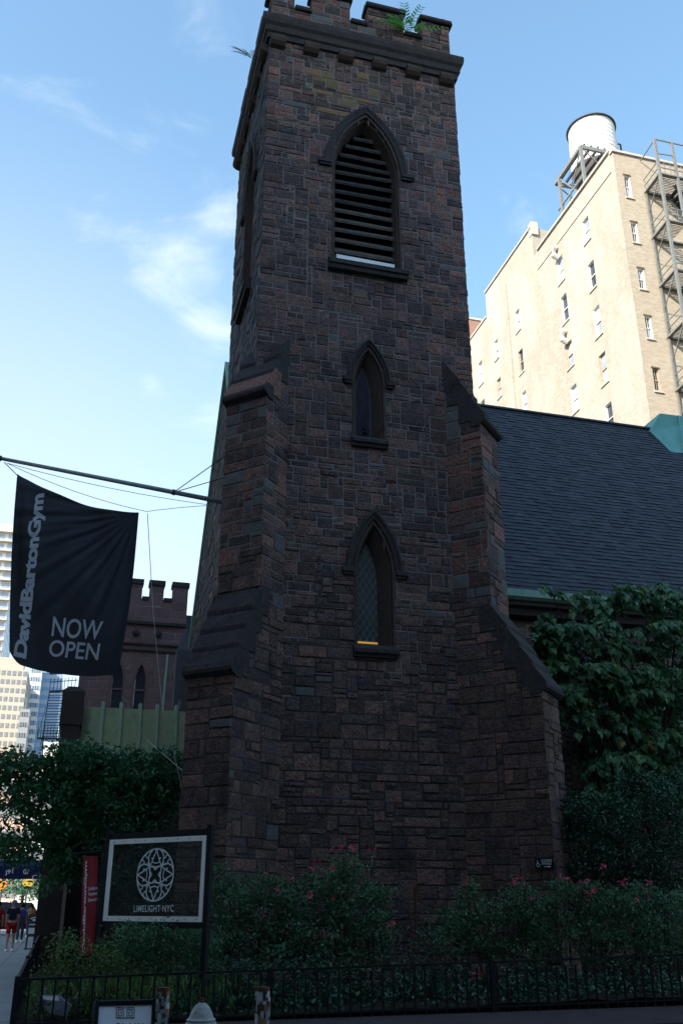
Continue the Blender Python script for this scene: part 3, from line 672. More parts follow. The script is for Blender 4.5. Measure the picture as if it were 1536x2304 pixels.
# plaque
pl_ = Vector((TX1, TY0, 0)) + Vector((r2, -r2, 0)) * 0; 
dR = Vector((r2, -r2, 0)); lR = Vector((-r2, -r2, 0)); base = Vector((TX1, TY0, 0)) + lR * (.575 + .055)
def onb(p, z): return base + dR * p + Vector((0, 0, z))
def hitb(x, y):
    d = Vector(ray(x, y)); k = (base - Vector((0, 0, 0))).dot(lR) / Vector((d.x, d.y, 0)).dot(lR); P = Vector((d.x * k, d.y * k, EYE + d.z * k)); return (P - base).dot(dR), P.z
p0, zt = hitb(1202, 1931); p1, zb2 = hitb(1246, 1955)
acc_o = empty('wall_sign', onb((p0 + p1) / 2, (zt + zb2) / 2), 'small black accessible entrance plaque with arrow fixed to the right buttress', 'sign')
m = MB(); A4 = [onb(p0, zb2), onb(p1, zb2), onb(p1, zt), onb(p0, zt)]
m.add([a + lR * 0 for a in A4] + [a + lR * .012 for a in A4], [(4, 5, 6, 7), (0, 1, 5, 4), (1, 2, 6, 5), (2, 3, 7, 6), (3, 0, 4, 7)])
m.build('plate', iron, acc_o)
def qb(a, b_, c, d_): # fractions
    g = lambda s, t: onb(p0 + (p1 - p0) * s, zb2 + (zt - zb2) * t); return [g(a, d_), g(b_, d_), g(b_, c), g(a, c)]
text_on('lettering', 'ACCESSIBLE', qb(.34, .92, .66, .88), white_let, acc_o, .01, .016, lR)
text_on('lettering', 'ENTRANCE', qb(.38, .88, .38, .60), white_let, acc_o, .01, .016, lR)
m = MB(); g = lambda s, t: onb(p0 + (p1 - p0) * s, zb2 + (zt - zb2) * t) + lR * .016
m.add([g(.5, .18), g(.72, .18), g(.72, .24), g(.5, .24)], [(0, 1, 2, 3)]); m.add([g(.72, .11), g(.84, .21), g(.72, .31)], [(0, 1, 2)]); m.build('arrow', white_let, acc_o); m = MB()
ringp = [(.16 + .07 * math.cos(t), .36 + .17 * math.sin(t)) for t in np.linspace(.9, 5.6, 12)]
for a, c in zip(ringp[:-1], ringp[1:]): m.beam(g(*a), g(*c), .008, .004, up=lR)
m.beam(g(.14, .78), g(.15, .5), .012, .004, up=lR); m.beam(g(.15, .5), g(.22, .48), .012, .004, up=lR); m.beam(g(.22, .48), g(.27, .26), .012, .004, up=lR)
m.build('wheelchair_symbol', white_let, acc_o)

# ------------------------------------------------------------------ nave
nave = empty('church_nave', (17, 31.5, 0), 'long church nave with steep blue slate roof and green copper gutter behind the tower', 'church')
NR, NZ, NE, NEZ, GX = 31.5, 20.58, 25.0, 10.3, 4.05
m = MB(); rg = random.Random(5)
rows = 60; sl = Vector((0, NR - NE, NZ - NEZ)); L = sl.length; sn = Vector((0, -(NZ - NEZ), NR - NE)).normalized()
for r_ in range(rows):
    x = GX + .3 + rg.uniform(-.3, 0); t0 = r_ / rows; t1 = (r_ + 1) / rows
    while x < 34:
        w_ = rg.uniform(.22, .42); h = rg.choice((.020, .024, .034, .038)); jt = rg.uniform(-.002, .002)
        pa_ = Vector((0, NE, NEZ)) + sl * (t0 + jt / 3); pb_ = Vector((0, NE, NEZ)) + sl * (t1 + .003)
        a = pa_ + Vector((x, 0, 0)) + sn * h; bb = pa_ + Vector((x + w_ - .008, 0, 0)) + sn * h; c = pb_ + Vector((x + w_ - .008, 0, 0)) + sn * .003; d = pb_ + Vector((x, 0, 0)) + sn * .003
        m.add([a, bb, c, d, a - sn * h, bb - sn * h], [(0, 1, 2, 3), (4, 5, 1, 0)]); x += w_
m.quad((GX + .2, NE, NEZ), (34, NE, NEZ), (34, NR, NZ), (GX + .2, NR, NZ)); m.quad((GX + .2, 38.3, 11.6), (GX + .2, NR, NZ), (34, NR, NZ), (34, 38.3, 11.6))
m.box((GX, NR - .12, NZ - .02), (34, NR + .12, NZ + .06)); m.build('roof', slate, nave)
m = MB()
wall(m, (GX, 25.3), (1, 0), (0, -1), lambda z: 5.2, lambda z: 26, 0, 10.0, (), 400, None)
m.quad((34, 25.3, 0), (34, 38, 0), (34, 38, 11.6), (34, 25.3, 10.0), 1)
wall(m, (GX, 38.3), (0, -1), (-1, 0), lambda z: 0 if z < 11.6 else (z - 11.6) / (NZ - 11.6) * 6.8, lambda z: 13 if z < 10.3 else 13 - (z - 10.3) / (NZ - 10.3) * 6.2, 0, 20.4, (), 401, lambda x, z, rg: 8 if rg.random() < .8 else 1, mort=8)
m.build('wall', WM, nave)
m = MB()  # copper coping of the west gable
for (ya, za), (yb, zb_) in (((38.45, 11.45), (31.5, 21.0)), ((24.9, 10.1), (31.5, 21.0))):
    a = Vector((GX, ya, za)); c = Vector((GX, yb, zb_)); m.add([a + Vector((-.10, 0, 0)), a + Vector((.36, 0, 0)), c + Vector((.36, 0, 0)), c + Vector((-.10, 0, 0))] + [p - Vector((0, 0, .16)) for p in (a + Vector((-.10, 0, 0)), a + Vector((.36, 0, 0)), c + Vector((.36, 0, 0)), c + Vector((-.10, 0, 0)))],
        [(0, 1, 2, 3), (7, 6, 5, 4), (0, 1, 5, 4), (1, 2, 6, 5), (2, 3, 7, 6), (3, 0, 4, 7)])
m.build('gable_coping', copper, nave)
m = MB()
m.prism([(24.62, 10.12), (24.62, 10.33), (24.66, 10.35), (24.70, 10.30), (24.98, 10.26), (24.98, 10.06), (24.72, 10.04)], lambda y, z: (9.1, y, z), lambda y, z: (34, y, z)); m.build('gutter', copper, nave)
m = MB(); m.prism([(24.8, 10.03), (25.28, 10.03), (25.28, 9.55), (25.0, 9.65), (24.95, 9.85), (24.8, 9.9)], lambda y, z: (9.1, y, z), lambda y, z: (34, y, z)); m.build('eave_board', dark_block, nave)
# teal copper crossing roof
m = MB(); a = atv(1483, 930, 31.2); b_ = atv(1461, 970, 31.2); c = atv(1510, 1018, 30.5); d = atv(1600, 1022, 30.5); e = atv(1600, 945, 31.2)
vs = [a, b_, c, d, e]; back = [v + Vector((0, 2.2, 0)) for v in vs]
m.add(vs + back, [(0, 1, 2, 3, 4), (9, 8, 7, 6, 5), (0, 1, 6, 5), (1, 2, 7, 6), (0, 4, 9, 5), (2, 3, 8, 7), (3, 4, 9, 8)])
for t in (.35, .7, 1.05): m.beam(a.lerp(e, t) - Vector((0, .02, 0)), c.lerp(d, t * .9) - Vector((0, .02, 0)), .05, .05)
m.build('crossing_roof', teal, nave)

# ------------------------------------------------------------------ battlemented chapel behind
V2 = 42.0
chap = empty('chapel_building', (1.9, V2 + 4, 0), 'rosy brownstone block with battlements and small pointed windows left behind the tower', 'building')
x0, x1 = -.27, 4.15
cw = [Arch(x - x0, .25, 9.2, 10.6, 11.42) for x in (1.36, 2.33)]
m = MB(); wall(m, (x0, V2), (1, 0), (0, -1), lambda z: 0, lambda z: x1 - x0, 0, 14.4, tuple(cw[:1] + cw[1:]), 500, None, unit=.14, depth=(.004, .012), gap=.006)
wall(m, (x0, V2 + 9), (0, -1), (-1, 0), lambda z: 0, lambda z: 9, 0, 14.4, (), 501, None, unit=.16, depth=(.004, .012), gap=.006)
for i, (a, b2) in enumerate(((-.27, .05), (.45, .78), (1.15, 1.62), (2.0, 2.52), (2.98, 3.45), (3.85, 4.15))):
    if i < 2: pass
for (a, b2) in ((-.27, .25), (.72, 1.1)): m.box((a, V2 - .02, 14.4), (b2, V2 + .4, 15.15), 1)
MER = ((-.27, .22), (.62, 1.05), (1.45, 2.08), (2.42, 3.05), (3.46, 4.15))
m2 = MB()
for a, b2 in MER: m2.box((a, V2 - .06, 14.35), (b2, V2 + .4, 15.12), 1)
m2.box((x0, V2 - .06, 13.75), (x1, V2 + .4, 14.35), 1)
m.f = m.f[:-12]; m.m = m.m[:-12]; m.v = m.v[:-16]
m.build('wall', [rosy_mortar, rosy_stone], chap)
m2 = MB()
wall(m2, (x0, V2 - .07), (1, 0), (0, -1), lambda z: 0, lambda z: x1 - x0, 13.3, 14.35, (), 502, None, unit=.16, depth=(.004, .012), gap=.006)
for a, b2 in MER:
    wall(m2, (a, V2 - .07), (1, 0), (0, -1), lambda z: 0, lambda z, q=b2 - a: q, 14.35, 15.1, (), 503 + int(a * 10), None, unit=.16, depth=(.004, .012), gap=.006)
    m2.box((a, V2 - .065, 14.352), (b2, V2 + .4, 15.09), 1)
cp = m2.build('parapet', [rosy_mortar, rosy_stone], chap)
m = MB()
for a, b2 in MER: m.box((a - .05, V2 - .16, 15.1), (b2 + .05, V2 + .5, 15.32))
for (a, _), (b2, __) in zip([(x[1], 0) for x in MER[:-1]], [(x[0], 0) for x in MER[1:]]): m.box((a + .02, V2 - .14, 14.353), (b2 - .02, V2 + .45, 14.52))
m.box((x0 - .05, V2 - .16, 13.22), (x1, V2 + .1, 13.35)); m.box((x0, V2 - .12, 12.28), (x1, V2 + .1, 12.36)); m.box((x0, V2 - .10, 12.0), (x1, V2 + .1, 12.08))
m.build('string_course', stone_dark, chap)
for x in (1.95, 2.95):
    m = MB(); m.add([Vector((x, V2 - .14, 12.8)) + Vector((math.cos(t) * rr, -dd, math.sin(t) * rr)) for rr, dd in ((.16, 0), (.14, .08), (.06, .12)) for t in [2 * math.pi * k / 10 for k in range(10)]], [(i * 10 + k, i * 10 + (k + 1) % 10, (i + 1) * 10 + (k + 1) % 10, (i + 1) * 10 + k) for i in (0, 1) for k in range(10)] + [tuple(range(20, 30))])
    m.build('carved_rosette', stone_dark, chap)
for A in cw:
    wr = empty('pointed_window', Vector((x0 + A.c, V2, A.z0)) - chap.location); wr.parent = chap
    gl = A.grow(-.04); o = gl.outline(8); m = MB(); m.add([Vector((x0 + x, V2 + .16, z)) for x, z in o], [tuple(range(len(o)))]); m.build('pane', glass_mid, wr)
    m = MB(); loft(m, (x0, V2), (1, 0), (0, -1), A.outline(8), .02, gl.outline(8), -.2)
    og = A.grow(.12).outline(8); loft(m, (x0, V2), (1, 0), (0, -1), og, .02, A.outline(8), .02); m.box((x0 + A.c - .22, V2 + .1, 10.25), (x0 + A.c + .22, V2 + .14, 10.33)); m.build('window_frame', rosy_stone, wr)
m = MB(); m.tube([(3.36, V2 - .15, 9.0), (3.42, V2 - .15, 11.9)], .05, 8); m.build('downpipe', copper, chap)
# slate mansard sliver right of it + old weathered pier
m = MB(); m.box((4.15, V2 + .3, 0), (6.5, V2 + 6, 13.9)); m.build('slate_wing', side_stone, chap)
m = MB(); m.box((3.55, 38.9, 0), (4.3, 39.6, 11.4)); m.add([(3.55, 38.9, 11.4), (4.3, 38.9, 11.4), (4.3, 39.6, 11.4), (3.55, 39.6, 11.4), (3.9, 39.2, 12.5)], [(0, 1, 4), (1, 2, 4), (2, 3, 4), (3, 0, 4)])
m.build('weathered_pier', side_stone, chap)

# ------------------------------------------------------------------ entrance porch with copper roof
porch = empty('entrance_porch', (1.7, 33, 0), 'low entrance porch with olive green standing seam copper roof left of the tower', 'porch')
m = MB(); m.quad((-.02, 32, 5.9), (4.0, 32, 5.9), (4.0, 32.45, 7.66), (-.02, 32.45, 7.66)); m.quad((-.02, 32.45, 7.66), (4.0, 32.45, 7.66), (4.0, 36, 7.8), (-.02, 36, 7.8))
xs = [float(atv(x, 1640, 32).x) for x in (228, 270, 314, 353, 396)] + [3.75]
cr_ = m.build('copper_roof', copper_olive, porch); seam_m = mat('pale_green_seam', [(.20, .28, .17), (.25, .33, .22)], .7, nscale=3)
for x in xs: m = MB(); m.beam((x, 31.95, 5.9), (x, 32.42, 7.80), .11, .12); m.lathe((x, 32.44, 7.78), [(.06, 0), (.06, .04), (.001, .09)], 8); m.build('seam', seam_m, cr_)
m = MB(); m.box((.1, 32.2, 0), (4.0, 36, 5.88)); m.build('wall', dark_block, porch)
m = MB()
for z0_, z1_, e in ((0, 2.6, 0), (2.62, 5.0, 0), (5.02, 6.9, .0), (6.92, 8.0, .05)): m.box((-.62 - e, 31.7 - e, z0_), (-.02 + e, 32.6, z1_))
m.add([(-.67, 31.65, 8.0), (.03, 31.65, 8.0), (.03, 32.6, 8.0), (-.67, 32.6, 8.0), (-.5, 31.85, 8.18), (-.14, 31.85, 8.18), (-.14, 32.4, 8.18), (-.5, 32.4, 8.18)], [(0, 1, 5, 4), (1, 2, 6, 5), (2, 3, 7, 6), (3, 0, 4, 7), (4, 5, 6, 7)])
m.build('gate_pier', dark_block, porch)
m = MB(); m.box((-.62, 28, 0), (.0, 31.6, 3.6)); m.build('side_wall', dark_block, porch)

# ------------------------------------------------------------------ cream apartment building
CU, CV = 30.12, 42.0
apt = empty('apartment_building', (38, 52, 0), 'tall sunlit cream brick apartment building behind the slate roof', 'building')
pitchW = 3.68
sidew = []
for zc, yA, yB, rws in ((0, 45.8, 46.6, [(43.6, 45.5), (39.7, 41.8), (36.0, 38.2), (32.4, 34.6), (28.9, 30.9), (25.2, 27.2)]),
                        (0, 49.65, 50.5, [(43.0, 45.1), (39.6, 41.8), (35.9, 37.9), (32.4, 34.4), (28.7, 30.8), (25.0, 27.0)]),
                        (0, 56.85, 57.6, [(43.4, 45.3), (39.6, 41.6), (36.0, 37.9), (32.2, 34.2), (28.6, 30.6)]),
                        (0, 61.0, 61.7, [(43.3, 45.1), (39.7, 41.4), (36.0, 37.8), (32.2, 34.0)]),
                        (0, 64.3, 65.15, [(42.8, 45.0), (39.2, 41.2), (35.6, 37.6)])):
    for a, c in rws: sidew.append((yA, yB, a, c))
frontw = [(30.68, 31.08, a, c) for a, c in ((44.0, 45.8), (40.4, 42.0), (36.85, 38.4), (33.25, 34.85), (29.6, 31.15), (26.0, 27.6))] + [(36.0, 37.1, 43.6 - i * pitchW, 45.6 - i * pitchW) for i in range(6)]
m = MB()
facade(m, (CU, 0), (0, 1), CV, 53.0, 0, 47.95, [s for s in sidew if s[0] < 53], 0)
facade(m, (CU, 0), (0, 1), 53.7, 62.7, 0, 50.7, [s for s in sidew if 53 < s[0] < 62.7], 0); facade(m, (CU, 0), (0, 1), 53.0, 53.7, 0, 47.95, [], 0)
facade(m, (CU, 0), (0, 1), 62.7, 72, 0, 48.3, [s for s in sidew if s[0] > 62.7], 0)
facade(m, (0, CV), (1, 0), CU, 50, 0, 47.6, frontw, 1)
m.quad((CU, CV, 47.0), (50, CV, 47.0), (50, 72, 47.0), (CU, 72, 47.0), 0)
m.quad((CU, 53.7, 47.5), (36, 53.7, 47.5), (36, 53.7, 50.7), (CU, 53.7, 50.7), 0); m.quad((CU, 53.7, 50.7), (36, 53.7, 50.7), (36, 62.7, 50.7), (CU, 62.7, 50.7), 0)
m.quad((CU, 62.7, 48), (36, 62.7, 48), (36, 62.7, 50.7), (CU, 62.7, 50.7), 0); m.quad((50, CV, 0), (50, 72, 0), (50, 72, 47.5), (50, CV, 47.5), 0)
m.quad((CU, 72, 0), (50, 72, 0), (50, 72, 48), (CU, 72, 48), 0)
m.box((CU - .12, 58.6, 0), (CU - .002, 59.1, 48.8), 0); m.box((CU - .05, CV - .002, 0), (CU - .002, CV + .45, 47.6), 0)
m.box((CU - .06, CV + .5, 46.35), (CU - .002, 53.3, 46.42), 2)
m.build('wall', [cream_side, cream_front, concrete], apt)
m = MB(); m.box((CU - .15, CV - .12, 47.6), (50, CV + .3, 47.78)); m.box((CU - .15, CV + .3, 47.95), (CU + .3, 53.0, 48.12)); m.box((CU - .12, 53.7, 50.7), (CU + .3, 62.7, 50.85)); m.box((CU - .1, 62.75, 48.3), (CU + .3, 72, 48.45))
m.box((CU - .05, 53.55, 50.0), (CU + .5, 54.1, 51.2)); m.build('coping', concrete, apt)
def aptwin(side, a, c, z0, z1, k):
    w0 = empty('window', Vector((CU if side else (a + c) / 2, (a + c) / 2 if side else CV, z0)) - apt.location); w0.parent = apt
    P = (lambda x, d, z: Vector((CU + d, x, z))) if side else (lambda x, d, z: Vector((x, CV + d, z)))
    m = MB(); dp = .22
    for q in ([P(a, 0, z0), P(a, dp, z0), P(a, dp, z1), P(a, 0, z1)], [P(c, 0, z0), P(c, dp, z0), P(c, dp, z1), P(c, 0, z1)], [P(a, 0, z1), P(c, 0, z1), P(c, dp, z1), P(a, dp, z1)], [P(a, 0, z0), P(c, 0, z0), P(c, dp, z0), P(a, dp, z0)]): m.quad(*q)
    def bx(x_0, x_1, d0, d1, za, zb_):
        pts = [P(x, d, z) for z in (za, zb_) for x, d in ((x_0, d0), (x_1, d0), (x_1, d1), (x_0, d1))]; m.add(pts, [(3, 2, 1, 0), (4, 5, 6, 7), (0, 1, 5, 4), (1, 2, 6, 5), (2, 3, 7, 6), (3, 0, 4, 7)])
    zm = (z0 + z1) / 2; f = .05
    bx(a, a + f, .10, .2, z0, z1); bx(c - f, c, .10, .2, z0, z1); bx(a + f, c - f, .10, .2, z0, z0 + f); bx(a + f, c - f, .10, .2, z1 - f, z1); bx(a + f, c - f, .09, .19, zm - .03, zm + .03)
    if not side: bx((a + c) / 2 - .015, (a + c) / 2 + .015, .12, .18, z0 + f, z1 - f)
    m.build('window_frame', cream_front if k % 5 == 3 else white_p, w0)
    m = MB(); m.quad(P(a, .17, z0), P(c, .17, z0), P(c, .17, zm), P(a, .17, zm), 0); m.quad(P(a, .17, zm), P(c, .17, zm), P(c, .17, z1), P(a, .17, z1), 1)
    kinds = (glassb, glassp, glassd) if side else (glassd, glassb, glassd)
    m.build('pane', [kinds[(k * 7 + 1) % 3], kinds[(k * 5) % 3]], w0)
    m = MB(); pts = [P(x, d, z) for z in (z0 - .12, z0) for x, d in ((a - .1, -.08), (c + .1, -.08), (c + .1, .1), (a - .1, .1))]
    m.add(pts, [(3, 2, 1, 0), (4, 5, 6, 7), (0, 1, 5, 4), (1, 2, 6, 5), (2, 3, 7, 6), (3, 0, 4, 7)]); m.build('sill', concrete, w0)
    if not side and a < 33:
        m = MB(); pts = [P(x, d, z) for z in (z1 + .002, z1 + .1) for x, d in ((a - .08, -.05), (c + .08, -.05), (c + .08, .1), (a - .08, .1))]
        m.add(pts, [(3, 2, 1, 0), (4, 5, 6, 7), (0, 1, 5, 4), (1, 2, 6, 5), (2, 3, 7, 6), (3, 0, 4, 7)]); m.build('lintel', tan_lintel_lit_patch, w0)
k = 0
for s in sidew: aptwin(True, *s, k); k += 1
for s in frontw: aptwin(False, *s, k); k += 1
# hooded vents over two side windows
for z in (45.15, 37.95):
    m = MB(); yv = 50.1
    m.tube([(CU - .02, yv + .1, z + .0), (CU - .35, yv + .1, z + .15), (CU - .40, yv + .1, z + .75), (CU - .05, yv + .1, z + .95)], .22, 10); m.build('vent_cowl', white_p, apt)
# fire escape
fe = empty('fire_escape', Vector((34, CV - 1, 20)) - apt.location); fe.parent = apt
FX0 = 32.08; PX = [FX0, 33.6, 35.2, 38.2]; PY = CV - 1.75
m = MB()
for x in (FX0, 33.35, 36.6): m.beam((x, PY, 20), (x, PY, 47.6), .16, .16)
m.beam((FX0, CV - .12, 20), (FX0, CV - .12, 44.7), .10, .10); m.beam((FX0, PY, 47.6), (36.6, PY, 47.6), .07, .07); m.beam((FX0, PY, 46.4), (33.35, PY, 46.5), .06, .06)
m.beam((FX0, PY, 47.55), (FX0, CV - .05, 47.3), .06, .06); m.build('post', steel, fe)
levels = [44.62 - i * 3.72 for i in range(7)]
for i, z in enumerate(levels):
    m = MB(); m.beam((FX0, CV - .05, z), (FX0, PY, z + .1), .22, .12); m.beam((FX0, PY, z + .1), (39, PY, z + .1), .2, .1); m.beam((FX0, CV - .1, z), (39, CV - .1, z), .2, .1)
    y = PY + .12
    while y < CV - .15: m.beam((FX0, y, z + .05), (33.4 if i % 2 else 34.6, y, z + .05), .05, .03); y += .13
    m.build('platform', [steel], fe)
    m = MB()
    for h in (.55, 1.05): m.beam((FX0, CV - .05, z + h), (FX0, PY, z + .1 + h), .05, .05); m.beam((FX0, PY, z + .1 + h), (39, PY, z + .1 + h), .05, .05)
    x = FX0
    while x < 39: m.beam((x, PY, z + .1), (x, PY, z + 1.15), .03, .03); x += .42
    m.beam((FX0, CV - .1, z - 1.75), (FX0, PY + .05, z + .05), .05, .05)
    m.build('railing', steel, fe)
    if i:
        m = MB(); xa, xb = (33.5, 36.6); zt_ = levels[i - 1]
        if i % 2: xa, xb = xb, xa
        for yy in (CV - .35, CV - 1.15): m.beam((xa, yy, z), (xb, yy, zt_), .06, .26)
        for s in range(1, 14):
            t = s / 14; m.box((xa + (xb - xa) * t - .14, CV - 1.15, z + (zt_ - z) * t - .02), (xa + (xb - xa) * t + .14, CV - .35, z + (zt_ - z) * t + .02))
        m.build('stair', dark_steel, fe)
# water tower on its roof
tx, ty, tb = 33.15, 48.6, 52.45
wt = empty('water_tower', (tx, ty, 47.0), 'white painted rooftop water tank on a steel frame above the cream building', 'water tank')
m = MB(); TR = 1.82
prof = [(0.01, 0), (TR, 0)] + [(TR - .0 + .004 * (i % 2) - i * .012, i * .42) for i in range(1, 10)] + [(TR - .1, 4.0)]
m.lathe((tx, ty, tb), prof, 40); tk = m.build('tank', tank_mat, wt, smooth=False)
m = MB()
for i in range(1, 10): m.lathe((tx, ty, tb + i * .42), [(TR + .012 - i * .012, -.015), (TR + .03 - i * .012, -.015), (TR + .03 - i * .012, .015), (TR + .012 - i * .012, .015)], 40)
m.build('hoop', tank_mat, tk)
m = MB(); m.lathe((tx, ty, tb + 4.0), [(TR - .02, -.05), (TR + .05, -.04), (TR + .05, .04), (TR - .1, .05)], 40, 1); m.lathe((tx, ty, tb + 4.0), [(TR, .03), (1.0, .40), (.28, .62), (.26, .9), (.01, 1.0)], 40, 0); m.build('lid', [tank_mat, dark_steel], wt)
m = MB(); FZ = 52.15
lx0, lx1, ly0, ly1 = 30.55, 35.4, 46.3, 50.2
for x in (lx0, lx1):
    for y in (ly0, ly1 - .6): m.beam((x, y, 47), (x, y, FZ), .2, .2)
for (a, c) in (((lx0, ly0), (lx1, ly0)), ((lx0, ly1), (lx1, ly1)), ((lx0, ly0), (lx0, ly1)), ((lx1, ly0), (lx1, ly1))): m.beam((*a, FZ), (*c, FZ), .16, .3)
for a, c in (((lx0, ly0, FZ), (lx0, ly1 - .6, 47.5)), ((lx0, ly0, 47.5), (lx0, ly1 - .6, FZ)), ((lx0, ly0, FZ), (lx1, ly0, 47.5)), ((lx0, ly0, 47.5), (lx1, ly0, FZ)), ((lx0, ly1, FZ), (lx1, ly1, 48))): m.beam(a, c, .07, .07)
m.beam((lx0, ly0, 49.6), (lx0, ly1, 49.6), .10, .12); m.build('frame', steel, wt)
m = MB(); x = lx0 + .35
while x < lx1: m.beam((x, ly0, FZ + .28), (x, ly1, FZ + .28), .12, .22); x += .55
m.build('joist', dark_steel, wt)
m = MB(); m.tube([(tx + TR + .1, ty - .3, tb + 3.0), (tx + TR + .4, ty - .3, tb + 3.0), (tx + TR + .45, ty - .3, tb - .2)], .07, 8); m.build('pipe', dark_steel, wt)
# small roof tank and the lower brick block behind
rb = empty('brick_building', (37, 82, 0), 'red brick building top showing between the tower and the cream building', 'building')
m = MB(); P0, P1 = atv(1040, 716, 78), atv(1092, 724, 78); m.box((P0.x, 78, 0), (P1.x, 90, P0.z)); m.build('wall', red_brick, rb)
m = MB(); m.box((P0.x - .1, 77.9, P0.z + .002), (P1.x + .1, 90, P0.z + .25)); m.build('coping', concrete, rb)
rv = empty('roof_vent', (31.4, 47.3, 47.0), 'white turbine vent on the cream building roof under the water tank', 'vent')
m = MB(); m.lathe((31.5, 47.2, 47), [(.01, 0), (.35, 0), (.35, 1.5), (.55, 1.7), (.6, 2.1), (.4, 2.5), (.01, 2.7)], 16); m.build('cowl', white_p, rv)
m = MB(); m.beam((31.5, 47.2, 49.6), (31.5, 47.2, 50.0), .05); m.build('spindle', dark_steel, rv)

# ------------------------------------------------------------------ distant skyscrapers and street
def tower_block(name, label, x0, x1, y, dep, zt, wallm, winm, cols, floors, fh, ww, wh, front=True, bands=None):
    e = empty(name, ((x0 + x1) / 2, y + dep / 2, 0), label, 'skyscraper' if zt > 40 else 'building')
    m = MB(); m.box((x0, y, -.15), (x1, y + dep, zt)); m.build('wall', wallm, e)
    m = MB(); n = 0
    for f in range(floors):
        z = zt - (f + 1) * fh + (fh - wh) / 2
        if z < 1: break
        for c in range(cols):
            px_ = x0 + (c + .5) * (x1 - x0) / cols; m.box((px_ - ww / 2, y - .08, z), (px_ + ww / 2, y - .01, z + wh)); n += 1
        cy = max(3, int(dep / 3))
        for c in range(cy):
            py_ = y + (c + .5) * dep / cy; m.box((x1 + .01, py_ - ww / 2, z), (x1 + .08, py_ + ww / 2, z + wh)); m.box((x0 - .08, py_ - ww / 2, z), (x0 - .01, py_ + ww / 2, z + wh))
    o = m.build('window', winm, e); o['kind'] = 'stuff'
    if bands:
        m = MB()
        for f in range(floors): 
            z = zt - f * fh - .3
            if z > 2: m.box((x0 - .5, y - bands, z), (x1 + .15, y - .1, z + .35))
        m.build('balcony', concrete, e)['kind'] = 'stuff'
    m = MB(); m.box((x0 + 1, y + 1, zt + .01), (x1 - 1.2, y + 6, zt + 3)); m.build('roof_house', wallm, e)
    return e
g_pink = mat('sunlit_pink_brick', [(.50, .36, .30), (.56, .42, .36)], .9)
g_beige = mat('sunlit_beige_brick', [(.42, .37, .30), (.50, .45, .37)], .9)
g_white = mat('sunlit_white_panel', [(.62, .60, .57), (.70, .69, .67)], .8)
g_blue = mat('blue_curtain_glass', [(.12, .22, .38), (.2, .32, .48)], .3)
winb = mat('tower_window', [(.16, .17, .18), (.24, .25, .27)], .3)
winc = mat('pale_tower_window', [(.24, .30, .38), (.36, .42, .50)], .3)
tower_block('skyscraper', 'pale tower with stacked balconies at the left edge of the view', -46, float(atv(14, 1400, 280).x), 280, 30, float(atv(20, 1198, 280).z), g_white, winc, 7, 36, 3.0, 2.2, 1.7, bands=1.4)
tower_block('skyscraper', 'beige brick tower with rows of square dark windows, below the black flag', float(atv(-60, 1600, 240).x), float(atv(52, 1600, 240).x), 240, 25, float(atv(30, 1505, 240).z), g_beige, winb, 9, 24, 2.1, .8, 1.1)
tower_block('skyscraper', 'white tower with many small windows between beige tower and fire escape', float(atv(56, 1600, 260).x), float(atv(84, 1600, 260).x), 262, 25, float(atv(60, 1498, 262).z), g_white, winc, 5, 26, 2.3, .8, 1.2)
tower_block('skyscraper', 'narrow blue glass and white tower right of the white tower', float(atv(79, 1600, 250).x), float(atv(128, 1600, 250).x), 268, 25, float(atv(90, 1512, 268).z), g_blue, winc, 6, 26, 2.3, .9, 1.2)
tower_block('skyscraper', 'small pointed grey block low between the beige and white towers', float(atv(40, 1640, 230).x), float(atv(62, 1640, 230).x), 232, 8, float(atv(50, 1595, 232).z), mat('grey_tower', [(.26, .27, .28), (.34, .35, .36)], .8), winb, 4, 14, 2.4, .7, 1.0)
# row of low shop buildings far up the avenue
tower_block('shop_building', 'coral low shop building far up the avenue behind leaves', float(atv(-60, 1900, 135).x), float(atv(48, 1900, 135).x), 135, 10, float(atv(30, 1740, 135).z), g_pink, winb, 5, 5, 3.2, 1.2, 1.6)
tower_block('shop_building', 'white low shop building far up the avenue behind leaves', float(atv(50, 1900, 128).x), float(atv(150, 1900, 128).x), 128, 10, float(atv(90, 1720, 128).z), g_white, winb, 4, 6, 3.2, 1.2, 1.6)
# neighbouring building with its fire ladder
lad = empty('neighbour_building', (2, 60, 0), 'dark brick building beyond the battlemented block, carrying an iron fire ladder', 'building')
m = MB(); m.box((-.45, 56, 0), (6, 66, 12.2)); m.build('wall', dark_block, lad)
m = MB(); yl = 55.0
a0, a1 = atv(112, 1555, yl), atv(96, 1660, yl)
lb0, lb1 = atv(146, 1555, yl), atv(132, 1660, yl)
m.beam(a0, a1, .07, .05); m.beam(lb0, lb1, .07, .05)
for i in range(17): t = (i + .5) / 17; m.beam(a0.lerp(a1, t), lb0.lerp(lb1, t), .04, .04)
for y_ in (1512, 1552):
    p, q = atv(112, y_ + 4, yl), atv(176, y_, yl); m.beam(p, q, .10, .10)
for i in range(9):
    p = atv(112, 1556, yl).lerp(atv(176, 1553, yl), i / 8); m.beam(p, p + Vector((0, 0, .75)), .035, .035)
m.beam(atv(112, 1535, yl), atv(176, 1530, yl), .04, .04); m.beam(atv(150, 1557, yl), atv(176, 1578, yl), .05, .05)
p, q = atv(84, 1661, yl), atv(134, 1662, yl); m.beam(p, q, .10, .10)
for i in range(8): p_ = p.lerp(q, i / 7); m.beam(p_, p_ + Vector((0, 0, .7)), .035, .035)
m.beam(atv(98, 1661, yl), atv(96, 1700, yl), .06, .06); m.beam(atv(130, 1661, yl), atv(150, 1672, yl), .05, .05); m.beam(atv(84, 1661, yl), atv(104, 1590, yl), .03, .03)
m.build('fire_ladder', dark_steel, lad)
